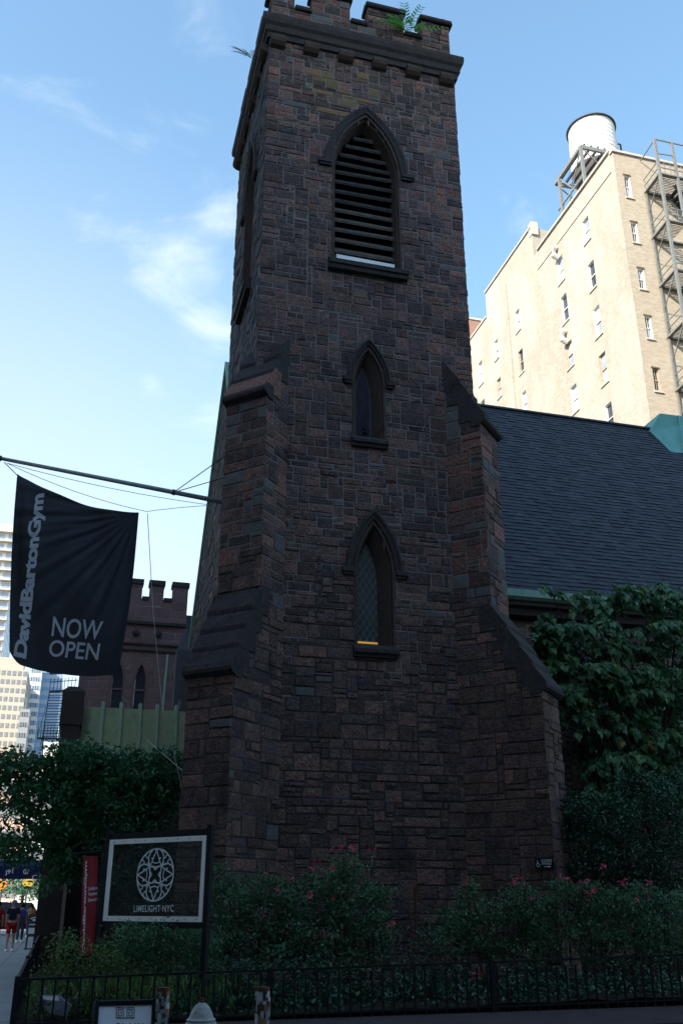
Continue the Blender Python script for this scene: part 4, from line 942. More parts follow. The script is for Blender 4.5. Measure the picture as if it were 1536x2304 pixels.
# awning
aw = empty('shop_awning', (-2, 53, 2.6), 'dark blue shop awning with white lettering over the pavement at left', 'awning')
navy = flat('navy_canvas', (.012, .022, .06))
m = MB(); m.quad((-4.6, 52, 2.75), (-.95, 52, 2.75), (-.95, 54, 3.7), (-4.6, 54, 3.7)); m.quad((-4.6, 52, 2.75), (-.95, 52, 2.75), (-.95, 52, 3.35), (-4.6, 52, 3.35)); m.quad((-.95, 52, 2.75), (-.95, 54, 2.75), (-.95, 54, 3.7), (-.95, 52, 3.35)); m.build('canvas', navy, aw)
text_on('lettering', 'J91', [atv(12, 1958, 51.9), atv(30, 1955, 51.9), atv(30, 1968, 51.9), atv(12, 1970, 51.9)], white_let, aw, .02)
text_on('lettering', 'G7', [atv(53, 1956, 51.9), atv(66, 1956, 51.9), atv(66, 1967, 51.9), atv(53, 1967, 51.9)], white_let, aw, .02)
text_on('lettering', 'C', [atv(73, 1968, 51.9), atv(84, 1968, 51.9), atv(84, 1981, 51.9), atv(73, 1981, 51.9)], white_let, aw, .02)
m = MB()
for a, c in ((-5, 18), (45, 56), (60, 100)): m.beam(atv(a, 1982, 51.88), atv(c, 1982, 51.88), .05, .01)
m.build('white_trim', white_p, aw)
for x in (-4.5, -1.0): m = MB(); m.tube([(x, 52.05, 0), (x, 52.05, 2.75)], .04, 8); m.build('post', dark_steel, aw)
# cars
def wheel(mb, x, y, r, w_): mb.tube([(x - w_ / 2, y, r), (x + w_ / 2, y, r)], r, 14)
def car(loc, label, paint, rz=0, h=1.45, grp='vehicles up the avenue', cat='car'):
    e = empty('parked_car', loc, label, cat, grp, rz)
    m = MB(); W2 = .9
    prof = [(-2.2, .35), (-2.25, .75), (-1.9, .95), (-1.2, 1.0), (-.7, h), (.9, h), (1.6, 1.0), (2.2, .9), (2.25, .4), (2.1, .3), (-2.1, .3)]
    m.prism(prof, lambda y, z: Vector((-W2 + max(0, z - .95) * .3, y, z)), lambda y, z: Vector((W2 - max(0, z - .95) * .3, y, z))); m.build('body', paint, e, local=True)
    m = MB()
    for s in (-1, 1): m.quad((s * .86, -1.05, 1.03), (s * .86, 1.4, 1.03), (s * .77, .85, h - .06), (s * .77, -.65, h - .06))
    m.quad((-.75, -1.24, 1.03), (.75, -1.24, 1.03), (.66, -.78, h - .06), (-.66, -.78, h - .06)); m.build('windows', glassd, e, local=True)
    for sx in (-1, 1):
        for sy in (-1.4, 1.4): m = MB(); wheel(m, sx * .82, sy, .33, .22); m.build('wheel', iron, e, local=True)
    for sx in (-1, 1): m = MB(); m.box((sx * .65 - .14, -2.28, .68), (sx * .65 + .14, -2.2, .82)); m.build('tail_light', flat('tail_red_%d' % int(sx + 2), (.5, .02, .02)), e, local=True)
yel = flat('taxi_yellow', (.75, .42, .03)); mar = flat('maroon_paint', (.11, .012, .02)); wht = flat('van_white', (.7, .7, .7))
car((-6.6, 118, -.12), 'yellow taxi nearest on the avenue beyond the people', yel)
car((-8.4, 150, -.12), 'second yellow taxi, farther up the avenue', yel)
car((-7.2, 134, -.12), 'white van between the two yellow taxis', wht, 0, 2.1, cat='van')
car((-2.4, 62, 0), 'maroon vehicle behind the newspaper box at the pavement edge', mar, R(90), 1.7)
e = empty('street_tree', (-3.2, 92, 0), 'green street tree farthest up the avenue, seen under the awning', 'tree')
cl_far = True
m = MB(); m.tube([(-3.4, 92, 0), (-3.3, 92, 2.6), (-3.1, 92, 4.0)], [.14, .12, .08], 8); m.build('trunk', bark, e)
far_tree = e
for (x, z, c_, lab) in ((-4.9, 3.1, (.70, .30, .05), 'orange work sign on a post beyond the people'), (-2.9, 3.3, (.45, .33, .06), 'yellow square sign on a post beyond the people')):
    sg_ = empty('street_sign', (x, 88, 0), lab, 'sign'); m = MB(); m.tube([(x, 88, 0), (x, 88, z - .4)], .05, 6); m.build('post', dark_steel, sg_)
    m = MB(); r_ = .55; m.add([(x, 87.9, z - r_), (x + r_, 87.9, z), (x, 87.9, z + r_), (x - r_, 87.9, z), (x, 87.95, z - r_), (x + r_, 87.95, z), (x, 87.95, z + r_), (x - r_, 87.95, z)], [(0, 1, 2, 3), (7, 6, 5, 4), (0, 1, 5, 4), (1, 2, 6, 5), (2, 3, 7, 6), (3, 0, 4, 7)]); m.build('panel', flat('sign_paint_%d' % int(-x), c_), sg_)
# newspaper box with the white eye picture
nb = empty('newspaper_box', (-.9, 42, 0), 'dark newspaper box with white eye picture standing beside the fence', 'newspaper box')
m = MB(); m.box((-1.2, 41.7, .45), (-.62, 42.2, 1.25)); m.build('cabinet', dark_steel, nb)
m = MB()
for x in (-1.17, -.67): m.beam((x, 41.75, .03), (x, 41.75, .45), .05); m.beam((x, 42.15, .03), (x, 42.15, .45), .05)
m.box((-1.24, 41.65, 0), (-.6, 42.25, .04)); m.build('stand', dark_steel, nb)
m = MB(); yy = 41.69
for k_ in range(10):
    t0, t1 = k_ / 10, (k_ + 1) / 10
    f = lambda t: (-1.12 + .42 * t, 1.08 + .08 * math.sin(math.pi * t) - .05 * t)
    m.beam((f(t0)[0], yy, f(t0)[1]), (f(t1)[0], yy, f(t1)[1]), .035, .004, up=Vector((0, -1, 0)))
m.lathe((0, 0, 0), [], 3) if False else None
m.add([Vector((-.98 + .06 * math.cos(t), yy, 1.04 + .04 * math.sin(t))) for t in [2 * math.pi * i / 10 for i in range(10)]], [tuple(range(10))])
m.box((-1.15, yy - .004, .86), (-.66, yy, .9)); m.box((-1.15, yy - .004, .55), (-.66, yy, .76)); m.build('picture', white_p, nb)

# ------------------------------------------------------------------ people
def skinned(name, verts, edges, radii, m, parent, root=0, sub=2):
    me = bpy.data.meshes.new(name); me.from_pydata(verts, edges, []); me.materials.append(m)
    o = bpy.data.objects.new(name, me); C.objects.link(o); o.parent = parent
    sk = o.modifiers.new('skin', 'SKIN'); sk.use_smooth_shade = True
    for i, rr in enumerate(radii):
        sv = me.skin_vertices[0].data[i]; sv.radius = rr if isinstance(rr, tuple) else (rr, rr); sv.use_root = (i == root)
    ss = o.modifiers.new('sub', 'SUBSURF'); ss.levels = sub; ss.render_levels = sub
    return o
def person(loc, label, rz, h, shirt, pants, shorts, hair, cap=None, pack=None, stride=.18, bag=None, shoe=None):
    s = h / 1.75; e = empty('person', loc, label, 'person', None, rz); st = stride
    V = [(0, 0, .95), (0, 0, 1.15), (0, .0, 1.38), (0, .0, 1.50), (0, -.01, 1.58), (0, -.01, 1.66),
         (.09, 0, .92), (.10, st * .5, .50), (.10, st, .09), (.10, st - .16, .035),
         (-.09, 0, .92), (-.10, -st * .3, .50), (-.10, -st * .9, .10), (-.10, -st * .9 - .16, .04),
         (.17, 0, 1.42), (.22, .03, 1.15), (.22, -.06, .93), (-.17, 0, 1.42), (-.22, -.02, 1.15), (-.22, -.12, .94)]
    # face looks along -y in local space
    E = [(0, 1), (1, 2), (2, 3), (3, 4), (4, 5), (0, 6), (6, 7), (7, 8), (8, 9), (0, 10), (10, 11), (11, 12), (12, 13), (2, 14), (14, 15), (15, 16), (2, 17), (17, 18), (18, 19)]
    Rr = [(.13, .10), (.12, .09), (.15, .095), .055, (.075, .09), (.07, .085), .085, .055, .036, .036, .085, .055, .036, .036, .055, .04, .028, .055, .04, .028]
    for sx, ix in ((1, 16), (-1, 19)):   # hands with separate fingers
        bx_, by_, bz_ = V[ix]; b0 = len(V); V.append((bx_, by_ - .02, bz_ - .07)); E.append((ix, b0)); Rr.append((.032, .018))
        for f in range(4): V.append((bx_, by_ - .045 + f * .02, bz_ - .13 + abs(f - 1.5) * .008)); E.append((b0, len(V) - 1)); Rr.append(.009)
        V.append((bx_ - sx * .02, by_ - .06, bz_ - .08)); E.append((b0, len(V) - 1)); Rr.append(.010)
    V = [tuple(q * s for q in v) for v in V]; Rr = [tuple(q * s for q in r) if isinstance(r, tuple) else r * s for r in Rr]
    skinned('body', V, E, Rr, skin, e)
    k = lambda L: [tuple(q * s for q in v) for v in L]
    skinned('shirt', k([(0, 0, .98), (0, 0, 1.18), (0, 0, 1.40), (.16, 0, 1.43), (.215, .02, 1.24), (-.16, 0, 1.43), (-.215, -.01, 1.24)]), [(0, 1), (1, 2), (2, 3), (3, 4), (2, 5), (5, 6)],
            [(.17 * s, .125 * s), (.15 * s, .115 * s), (.17 * s, .115 * s), .075 * s, .06 * s, .075 * s, .06 * s], shirt, e)
    zl = .55 if shorts else .12
    def leg(sx, a): t = (.92 - zl) / .83; return [(sx * .09, 0, .90), (sx * .10, a * t, zl)]
    L0, L1 = leg(1, st), leg(-1, -st * .9)
    skinned('shorts' if shorts else 'trousers', k([(0, 0, .98)] + L0 + L1), [(0, 1), (1, 2), (0, 3), (3, 4)], [(.15 * s, .115 * s), .105 * s, (.09 if shorts else .06) * s, .105 * s, (.09 if shorts else .06) * s], pants, e)
    for sx, yy in ((1, st), (-1, -st * .9)):
        m = MB(); cx_, cy_ = sx * .10 * s, (yy - .06) * s; m.lathe((cx_, cy_, 0), [(.001, 0), (.06, 0), (.06, .05), (.03, .10), (.001, .11)], 10)
        m.v = [(cx_ + (x - cx_) * .85, cy_ + (y - cy_) * 2.1, z) for x, y, z in m.v]; m.build('shoe', shoe or white_p, e, smooth=True, local=True)
    m = MB(); m.lathe((0, .005 * s, 1.60 * s), [(.088, -.03), (.105, .03), (.10, .09), (.07, .135), (.001, .155)], 14); m.build('cap' if cap else 'hair', cap or hair, e, smooth=True, local=True)
    m = MB()
    for sx in (-1, 1): m.lathe((sx * .032 * s, -.088 * s, 1.615 * s), [(.001, -.008), (.009, 0), (.001, .008)], 6)
    m.build('eyes', iron, e, local=True)
    m = MB(); m.lathe((0, -.098 * s, 1.575 * s), [(.001, .03), (.012, -.01), (.001, -.018)], 6); m.build('nose', skin, e, smooth=True, local=True)
    if pack:
        m = MB(); poly = [(.12, 1.0), (.25, 1.0), (.30, 1.12), (.28, 1.35), (.20, 1.46), (.12, 1.46)]
        m.prism(poly, lambda y, z: Vector((-.16 * s, y * s, z * s)), lambda y, z: Vector((.16 * s, y * s, z * s))); m.build('backpack', pack, e, local=True)
    return e
navyc = flat('navy_cloth', (.014, .018, .03)); redc = flat('red_cloth', (.22, .015, .02)); bluec = flat('sky_blue_cloth', (.05, .24, .50)); purp = flat('purple_pack', (.035, .03, .16)); denim = flat('denim', (.045, .06, .10))
hairm = flat('dark_hair', (.02, .012, .008)); greyc = flat('grey_cap', (.12, .13, .19)); tanp = flat('tan_shirt', (.35, .17, .08))
person((-1.72, 40.4, 0), 'person in grey cap, long black shirt and maroon shorts walking away on the pavement', R(180), 1.76, navyc, redc, True, hairm, cap=greyc)
person((-2.35, 41.6, 0), 'person in red top at the left edge beside the one in the grey cap', R(180), 1.72, redc, navyc, True, hairm)
person((-1.72, 49.5, 0), 'person with a purple backpack and jeans walking away from camera', R(180), 1.66, bluec, denim, False, hairm, pack=purp)
person((-2.15, 50.6, 0), 'person in sky blue shirt just left of the purple backpack', R(180), 1.74, bluec, navyc, False, hairm)
person((-1.55, 57.5, 0), 'small far person in pinkish top beyond the purple backpack', R(0), 1.62, tanp, denim, False, hairm)
person((-3.3, 47.0, 0), 'person in black at the very left edge of the pavement', R(180), 1.75, navyc, navyc, False, hairm)
# graphic on the long black shirt
# ------------------------------------------------------------------ fences
def fence(name, label, A, B, zf, htf, n, grp=None):
    A = Vector(A); B = Vector(B); e = empty(name, A.lerp(B, .5), label, 'fence'); d = (B - A).normalized(); nrm = Vector((-d.y, d.x, 0))
    P = lambda t, z: Vector((A.x + (B.x - A.x) * t, A.y + (B.y - A.y) * t, z))
    m = MB(); m.beam(P(0, zf(0) + htf(0)), P(1, zf(1) + htf(1)), .045, .03); m.build('rail', iron, e)
    m = MB(); m.beam(P(0, zf(0) + .09), P(1, zf(1) + .09), .04, .025); m.build('rail', iron, e)
    m = MB(); m.beam(P(0, zf(0) + .0), P(0, zf(0) + htf(0)), .026, .026); p0_ = m.build('picket', iron, e)
    for i in range(1, n):
        t = i / (n - 1); c = p0_.copy(); C.objects.link(c); c.parent = e; dd = P(t, zf(t)) - P(0, zf(0)); c.location = dd; c.scale = (1, 1, 1)
    for t in (0, .25, .5, .75, 1.0):
        m = MB(); m.box((P(t, 0).x - .035, P(t, 0).y - .035 + .0, zf(t) + .002), (P(t, 0).x + .035, P(t, 0).y + .035, zf(t) + htf(t) + .04)); m.build('post', iron, e)
    return e
fence('garden_fence', 'low black iron railing along the street in front of the roses', (-.48, 15, 0), (13.5, 15, 0), lambda t: .02 + .10 * t, lambda t: .63 + .16 * t if t < .0 else .63 + .15 * t, 84)
fence('side_fence', 'black iron railing running back along the avenue pavement at left', (-.48, 15.15, 0), (-.48, 31, 0), lambda t: .02 + .0 * t, lambda t: .63 + .30 * t, 90)

# ------------------------------------------------------------------ limelight sign board
def hit_dir(x, y, P0, ang):   # intersect with vertical plane through P0 whose horizontal direction has angle ang
    n = Vector((-math.sin(ang), math.cos(ang), 0)); d = Vector(ray(x, y)); k = Vector((P0[0], P0[1], 0)).dot(n) / d.dot(n); return Vector((d.x * k, d.y * k, EYE + d.z * k))
best = None
for adeg in np.arange(-60, 5, 1.0):
    Pl = atv(243, 1985, 17.6); q = [hit_dir(x, y, Pl, R(adeg)) for x, y in ((247, 1890), (463, 1880), (460, 2077), (241, 2070))]
    err = abs(q[0].z - q[1].z) + abs(q[2].z - q[3].z)
    if best is None or err < best[0]: best = (err, adeg, q)
SA = R(best[1]); SQ = best[2]; Pl = atv(243, 1985, 17.6); sx0 = Vector((math.cos(SA), math.sin(SA), 0)); snr = Vector((math.sin(SA), -math.cos(SA), 0))
sL = Pl; sW = (hit_dir(463, 1980, Pl, SA) - Pl).dot(sx0); szt = (SQ[0].z + SQ[1].z) / 2; szb = (SQ[2].z + SQ[3].z) / 2
print('sign', best[1], sW, szt, szb)
SP = lambda x, z, d=0: Vector((sL.x, sL.y, 0)) + sx0 * x + Vector((0, 0, z)) + snr * d
sb = empty('sign_board', SP(sW / 2, 0), 'clear sign board with white border and round tracery emblem in black frame', 'sign')
m = MB(); 
for x in (-.06, sW + .06): m = MB(); m.beam(SP(x, 0), SP(x, szt + .16), .09, .09, up=sx0); m.build('post', iron, sb)
for z_ in (szt + .05, szb - .05): m = MB(); m.beam(SP(-.02, z_), SP(sW + .02, z_), .07, .09); m.build('frame_rail', iron, sb)
m = MB(); bw = .078; 
def sbox(a, c, z0, z1, d0, d1):
    pts = [SP(x, z, d) for z in (z0, z1) for x, d in ((a, d0), (c, d0), (c, d1), (a, d1))]; m.add(pts, [(3, 2, 1, 0), (4, 5, 6, 7), (0, 1, 5, 4), (1, 2, 6, 5), (2, 3, 7, 6), (3, 0, 4, 7)])
sbox(0, sW, szt - bw, szt, .012, .04); sbox(0, sW, szb, szb + bw, .012, .04); sbox(0, bw, szb + bw, szt - bw, .012, .04); sbox(sW - bw, sW, szb + bw, szt - bw, .012, .04); m.build('border', white_p, sb)
gm = bpy.data.materials.new('acrylic_sheet'); gm.use_nodes = True; t = gm.node_tree; pb_ = t.nodes['Principled BSDF']; pb_.inputs['Base Color'].default_value = (.5, .55, .55, 1); pb_.inputs['Roughness'].default_value = .08
tr_ = N_(t, 'ShaderNodeBsdfTransparent'); tr_.inputs[0].default_value = (.80, .85, .83, 1); ms = N_(t, 'ShaderNodeMixShader'); ms.inputs[0].default_value = .30
pb_.inputs['Base Color'].default_value = (.035, .055, .05, 1)
t.links.new(tr_.outputs[0], ms.inputs[1]); t.links.new(pb_.outputs[0], ms.inputs[2]); t.links.new(ms.outputs[0], t.nodes['Material Output'].inputs[0])
m = MB(); m.quad(SP(0, szb), SP(sW, szb), SP(sW, szt), SP(0, szt)); m.build('pane', gm, sb)
ec = hit_dir(351, 1968, Pl, SA); ecx = (ec - sL).dot(sx0); ecz = ec.z; er = (hit_dir(351, 1910, Pl, SA).z - hit_dir(351, 2027, Pl, SA).z) / 2
m = MB()
def stroke(pts, w_):
    P3 = [SP(ecx + er * a, ecz + er * c, .02) for a, c in pts]
    for a, c in zip(P3[:-1], P3[1:]):
        d = (c - a); 
        if d.length < 1e-5: continue
        d.normalize(); s_ = d.cross(snr) * w_ / 2; e_ = d * w_ * .25; m.quad(a - s_ - e_, c - s_ + e_, c + s_ + e_, a + s_ - e_)
wS = er * .055
stroke([(math.cos(t), math.sin(t)) for t in np.linspace(0, 2 * math.pi, 49)], wS * 1.1)
for k_ in range(4):
    ca, sa = math.cos(k_ * math.pi / 2), math.sin(k_ * math.pi / 2); rot = lambda L: [(x * ca - y * sa, x * sa + y * ca) for x, y in L]
    h_ = .32
    stroke(rot([(-h_, h_), (-h_ * .4, h_ * .98), (0, h_ * .88), (h_ * .4, h_ * .98), (h_, h_)]), wS)
    # pointed spear towards the ring
    for s in (-1, 1):
        stroke(rot([(s * h_, h_), (s * .22, .50), (s * .12, .70), (s * .04, .88), (0, 1.0)]), wS * .9)
        # petal arch from the corner out to the ring
        stroke(rot([(s * h_, h_), (s * .40, .52), (s * .42, .70), (s * .34, .86), (s * .18, .98)]), wS)
        stroke(rot([(s * .40, .62), (s * .52, .66), (s * .60, .78)]), wS * .8)
        stroke(rot([(s * .22, .5), (s * .12, .47), (s * .0, .44)]), wS * .7)
        stroke(rot([(s * .17, .62), (s * .24, .64)]), wS * 1.2)
        stroke(rot([(s * h_, h_), (s * .46, .46)]), wS)
    stroke(rot([(-.10, .27), (0, .19), (.10, .27)]), wS * .9)
m.build('emblem', white_let, sb)
tq = [hit_dir(x, y, Pl, SA) for x, y in ((304, 2037), (393, 2036), (393, 2052), (303, 2052))]
text_on('lettering', 'LIMELIGHT\u00b7NYC', tq, white_let, sb, .012, .02, snr, spacing=1.1)
m = MB()
for i in range(9):
    for (x, z) in ((sW * (i + .5) / 9, szt - bw / 2), (sW * (i + .5) / 9, szb + bw / 2)):
        c_ = SP(x, z, .045); m.add([c_ + sx0 * .011 * math.cos(t) + Vector((0, 0, .011 * math.sin(t))) for t in [i_ * math.pi / 3 for i_ in range(6)]], [tuple(range(6))])
m.build('screws', dark_steel, sb)

# ------------------------------------------------------------------ red banner
bn = empty('street_banner', (.5, 20, 0), 'narrow red fabric banner with vertical white lettering hanging from a black post', 'banner')
a = atv(236, 1912, 20); m = MB(); m.tube([(a.x, 20, 0), (a.x, 20, a.z)], .035, 8); m.tube([(a.x + .03, 20, a.z - .02), tuple(atv(162, 1922, 20))], .02, 8); m.build('post', iron, bn)
q = [atv(188, 1927, 20), atv(221, 1926, 20), atv(214, 2150, 20), atv(180, 2150, 20)]
m = MB(); nu, nv = 8, 30; vs = []
bfold = lambda p: Vector((p.x, p.y - .03 * math.sin(p.x * 22 + p.z * 1.5) - .02 * math.sin(p.z * 5), p.z))
for j in range(nv + 1):
    for i in range(nu + 1):
        s, t_ = i / nu, j / nv; p = q[0].lerp(q[1], s).lerp(q[3].lerp(q[2], s), t_); vs.append(bfold(p))
m.add(vs, [(j * (nu + 1) + i, j * (nu + 1) + i + 1, (j + 1) * (nu + 1) + i + 1, (j + 1) * (nu + 1) + i) for j in range(nv) for i in range(nu)]); m.build('banner_cloth', cloth_red, bn, smooth=True)
text_on('lettering', 'DavidBartonGym', [atv(191, 1938, 20) if False else atv(185, 2143, 20), atv(191, 1938, 20), atv(198, 1938, 20), atv(192, 2143, 20)], white_let, bn, .03, .015, (0, -1, 0), bfold, maxlen=.2, spacing=.95)
for y0_, tx_ in ((1996, 'DavidBarton'), (2008, 'TowerStreet'), (2021, 'Entrance\u25b8')):
    text_on('lettering', tx_.replace('\u25b8', ' >'), [atv(199, y0_, 20), atv(220, y0_ - 2, 20), atv(220, y0_ + 5, 20), atv(199, y0_ + 8, 20)], white_let, bn, .01, .015, (0, -1, 0), bfold)

# ------------------------------------------------------------------ flag
FV = 22.0
fp = empty('flag_pole', (3.2, FV, 11), 'long grey pole slanting out from the tower over the avenue with thin ropes', 'flag pole')
tip, mnt = atv(5, 1032, FV), atv(505, 1130, FV); mnt2 = mnt + (mnt - tip).normalized() * .35
m = MB(); m.tube([mnt2, tip], [.065, .045], 12); m.build('pole', pole_p, fp, smooth=True)
m = MB(); d = (tip - mnt).normalized(); m.tube([tip, tip + d * .02, tip + d * .12, tip + d * .14], [.05, .07, .07, .02], 12); m.tube([mnt2, mnt2 - d * .1], .12, 12); col_ = tip.lerp(mnt, (387 - 5) / 500); m.tube([col_ - d * .04, col_ + d * .04], .075, 12); m.build('finial', dark_steel, fp)
m = MB(); m.tube([col_, (3.25, FV - 1.2, atv(515, 995, 21).z)], .012, 5); m.tube([col_, (3.25, FV + .6, atv(508, 1066, 22.6).z)], .012, 5)
m.build('guy_wire', dark_steel, fp)
rope = mat('pale_rope', [(.35, .34, .32), (.42, .41, .39)], .9)
m = MB(); cat_ = lambda p, q_, sag, n=8: [p.lerp(q_, i / n) - Vector((0, 0, sag * 4 * (i / n) * (1 - i / n))) for i in range(n + 1)]
A_ = lambda x, y, v=FV - .03: atv(x, y, v)
m.tube(cat_(A_(16, 1042), A_(330, 1151), .12), .008, 5); m.tube(cat_(A_(16, 1042), A_(478, 1137), .10), .008, 5); m.tube(cat_(A_(330, 1151), A_(478, 1137), -.02), .008, 5)
m.tube([A_(10, 1040), A_(40, 1070)], .012, 5)
m.tube([A_(332, 1155), A_(345, 1380), A_(365, 1588), A_(400, 1730), A_(412, 1790)], .009, 5)
m.tube([atv(275, 1565, 24), atv(330, 1665, 24), atv(412, 1735, 22.5)], .010, 5)
m.tube([A_(490, 1140), A_(489, 1333)], .009, 5); m.build('rope', rope, fp)
def ffold(p):
    tr__ = Vector((.84, 0, 10.47)); dx, dz = p.x - tr__.x, p.z - tr__.z; ang = math.atan2(dz, dx); rr = math.hypot(dx, dz)
    f = (.026 * math.sin(ang * 31 + .6 * math.sin(rr * 2)) + .018 * math.sin(ang * 53 + 1.3 * rr)) * min(1, rr / .8) * math.exp(-rr / 2.6) + .05 * math.sin(p.z * 1.4 + p.x * 1.9) + .02 * math.sin(p.x * 6 + p.z * 2.2)
    f += .05 * math.exp(-((p.x + 2.0 + (11 - p.z) * -.08) / .12) ** 2)
    return Vector((p.x, FV - .1 + f, p.z))
fl = empty('hanging_flag', tuple(A_(170, 1100)), 'big black flag with silver vertical lettering and NOW OPEN hanging from the pole', 'flag')
def top(s): # pixel
    return (40 + 272 * s, 1070 + 87 * s + 4 * 18 * s * (1 - s))
def bot(s):
    x = 22 + 243 * s; y = 1492 + 30 * s + 12 * math.sin(math.pi * s)
    if s < .12: y -= (1 - s / .12) ** 2 * 26
    return (x, y)
def left(t): return (40 - 18 * t + 6 * math.sin(math.pi * t) * -1, 1070 + 396 * t)
m = MB(); nu, nv = 70, 90; vs = []
for j in range(nv + 1):
    for i in range(nu + 1):
        s, t_ = i / nu, j / nv; a, c = top(s), bot(s); x = a[0] + (c[0] - a[0]) * t_ - 5 * math.sin(math.pi * t_) * (1 - s) + 5 * math.sin(math.pi * t_) * s * 1.2; y = a[1] + (c[1] - a[1]) * t_; vs.append(ffold(atv(x, y, FV)))
m.add(vs, [(j * (nu + 1) + i, j * (nu + 1) + i + 1, (j + 1) * (nu + 1) + i + 1, (j + 1) * (nu + 1) + i) for j in range(nv) for i in range(nu)]); m.build('flag_cloth', cloth_blk, fl, smooth=True)
bold = .042
text_on('lettering', 'DavidBartonGym', [atv(31, 1478, FV), atv(73, 1118, FV), atv(109, 1112, FV), atv(68, 1487, FV)], silver, fl, bold, .012, (0, -1, 0), ffold, maxlen=.12, spacing=.93)
text_on('lettering', 'NOW', [atv(121, 1390, FV), atv(233, 1402, FV), atv(225, 1444, FV), atv(116, 1434, FV)], silver, fl, .012, .012, (0, -1, 0), ffold, maxlen=.15)
text_on('lettering', 'OPEN', [atv(114, 1441, FV), atv(226, 1452, FV), atv(220, 1489, FV), atv(109, 1478, FV)], silver, fl, .012, .012, (0, -1, 0), ffold, maxlen=.15)

# ------------------------------------------------------------------ things on the near pavement
HV = 10.0
hy = empty('fire_hydrant', (atv(454, 2270, HV).x, HV, 0), 'pale weathered fire hydrant with domed top between the two sticker covered posts', 'hydrant')
hm = mat('weathered_hydrant_paint', [(.25, .25, .24), (.38, .38, .37)], .7, nscale=14, stain=(14, .58, (.05, .045, .04), (1, 1, 1)))
hx = hy.location.x; m = MB()
m.lathe((hx, HV, 0), [(.13, 0), (.15, .02), (.15, .06), (.10, .08), (.10, .50), (.145, .53), (.148, .57), (.13, .585), (.138, .60), (.115, .62), (.10, .66), (.07, .71), (.035, .74), (.001, .745)], 24)
for s in (-1, 1): m.tube([(hx + s * .09, HV, .38), (hx + s * .17, HV, .38)], .045, 10); m.tube([(hx + s * .17, HV, .38), (hx + s * .19, HV, .38)], .055, 6)
m.build('barrel', hm, hy)
m = MB(); m.lathe((hx, HV, .74), [(.02, 0), (.02, .045), (.001, .046)], 5); m.build('nut', rust, hy)
def bollard(x0, x1, yt, label):
    P0, P1 = atv(x0, yt, HV), atv(x1, yt, HV); cx_ = (P0.x + P1.x) / 2; rr = (P1.x - P0.x) / 2
    e = empty('post', (cx_, HV, 0), label, 'post', 'sticker covered posts on the near pavement'); e.name = 'bollard'
    m = MB(); m.lathe((cx_, HV, 0), [(rr, 0), (rr, P0.z - .03), (rr * 1.05, P0.z - .03), (rr * 1.05, P0.z), (.001, P0.z + .004)], 20); m.build('pipe', rust, e, smooth=False)
    rg = random.Random(int(x0)); m = MB(); st = [flat('sticker_%d_%d' % (int(x0), i), c) for i, c in enumerate(((.34, .38, .42), (.42, .43, .43), (.14, .24, .26), (.04, .04, .05), (.20, .22, .25), (.22, .13, .09)))]
    for i in range(80):
        a0 = rg.uniform(-2.9, -.6); wd = rg.uniform(.25, .7); z = rg.uniform(.25, P0.z - .05); hh = rg.uniform(.03, .09); R_ = rr + .0015 + i * .00025; zt2 = min(z + hh, P0.z - .034)
        a = [a0 + wd * k_ / 3 for k_ in range(4)]
        for k_ in range(3): m.quad((cx_ + R_ * math.cos(a[k_]), HV + R_ * math.sin(a[k_]), z), (cx_ + R_ * math.cos(a[k_ + 1]), HV + R_ * math.sin(a[k_ + 1]), z), (cx_ + R_ * math.cos(a[k_ + 1]), HV + R_ * math.sin(a[k_ + 1]), zt2), (cx_ + R_ * math.cos(a[k_]), HV + R_ * math.sin(a[k_]), zt2), i % 6)
    m.build('stickers', st, e)
    return e
bollard(355, 382, 2222, 'rusty sticker covered post left of the hydrant, beside the white sandwich board')
bollard(577, 606, 2221, 'sticker covered post right of the hydrant')
# sandwich board
sbd = empty('sandwich_board', (.66, 10.2, 0), 'white sandwich board with square spiral emblem in a black frame', 'sign')
Q = [atv(219, 2258, HV + .05), atv(347, 2256, HV + .05)]; zt_ = Q[0].z; m = MB(); xa, xb = Q[0].x, Q[1].x; yb_ = HV + .05
for s, yoff in ((0, 0), (1, .5)):
    m = MB()
    yt_, yg = yb_ + (.06 if s else 0), yb_ - .25 + (.8 if s else 0)
    for x in (xa, xb): m.beam((x, yg, .0), (x, yt_, zt_ + .02), .04, .035)
    m.beam((xa, yt_, zt_), (xb, yt_, zt_), .035, .04); m.beam((xa, yg, .08), (xb, yg, .08), .035, .04)
    m.build('frame', iron, sbd)
m = MB(); fy = lambda z: yb_ - .25 * (1 - z / zt_); m.quad((xa + .02, fy(.1), .1), (xb - .02, fy(.1), .1), (xb - .02, fy(zt_ - .02), zt_ - .02), (xa + .02, fy(zt_ - .02), zt_ - .02)); m.build('panel', flat('board_white', (.60, .66, .72), .5, .04), sbd)
m = MB(); 
def spx(x, y): # pixel on the board plane, close enough to its top
    p = atv(x, y, yb_ - .02); p.y = fy(p.z) - .004; return p
def seg(a, c, w_=.006): m.beam(spx(*a), spx(*c), w_, .002, up=Vector((0, -1, 0)))
for s in (-1, 1):
    cx_ = 282; X = lambda q: cx_ + s * q
    L = [(0.8, 2267), (0.8, 2290)]; 
    pts = [(1.2, 2268), (20, 2267), (20, 2289), (4, 2290), (4, 2272), (15.5, 2271.5), (15.5, 2285), (8.5, 2285.5), (8.5, 2277), (11.5, 2277)]
    for a, c in zip(pts[:-1], pts[1:]): seg((X(a[0]), a[1]), (X(c[0]), c[1]))
seg((262, 2290), (302, 2290)); m.build('emblem', iron, sbd)
text_on('lettering', 'ELAW', [spx(262, 2301), spx(322, 2300), spx(322, 2318), spx(262, 2319)], iron, sbd, .0, .004, spacing=1.3)
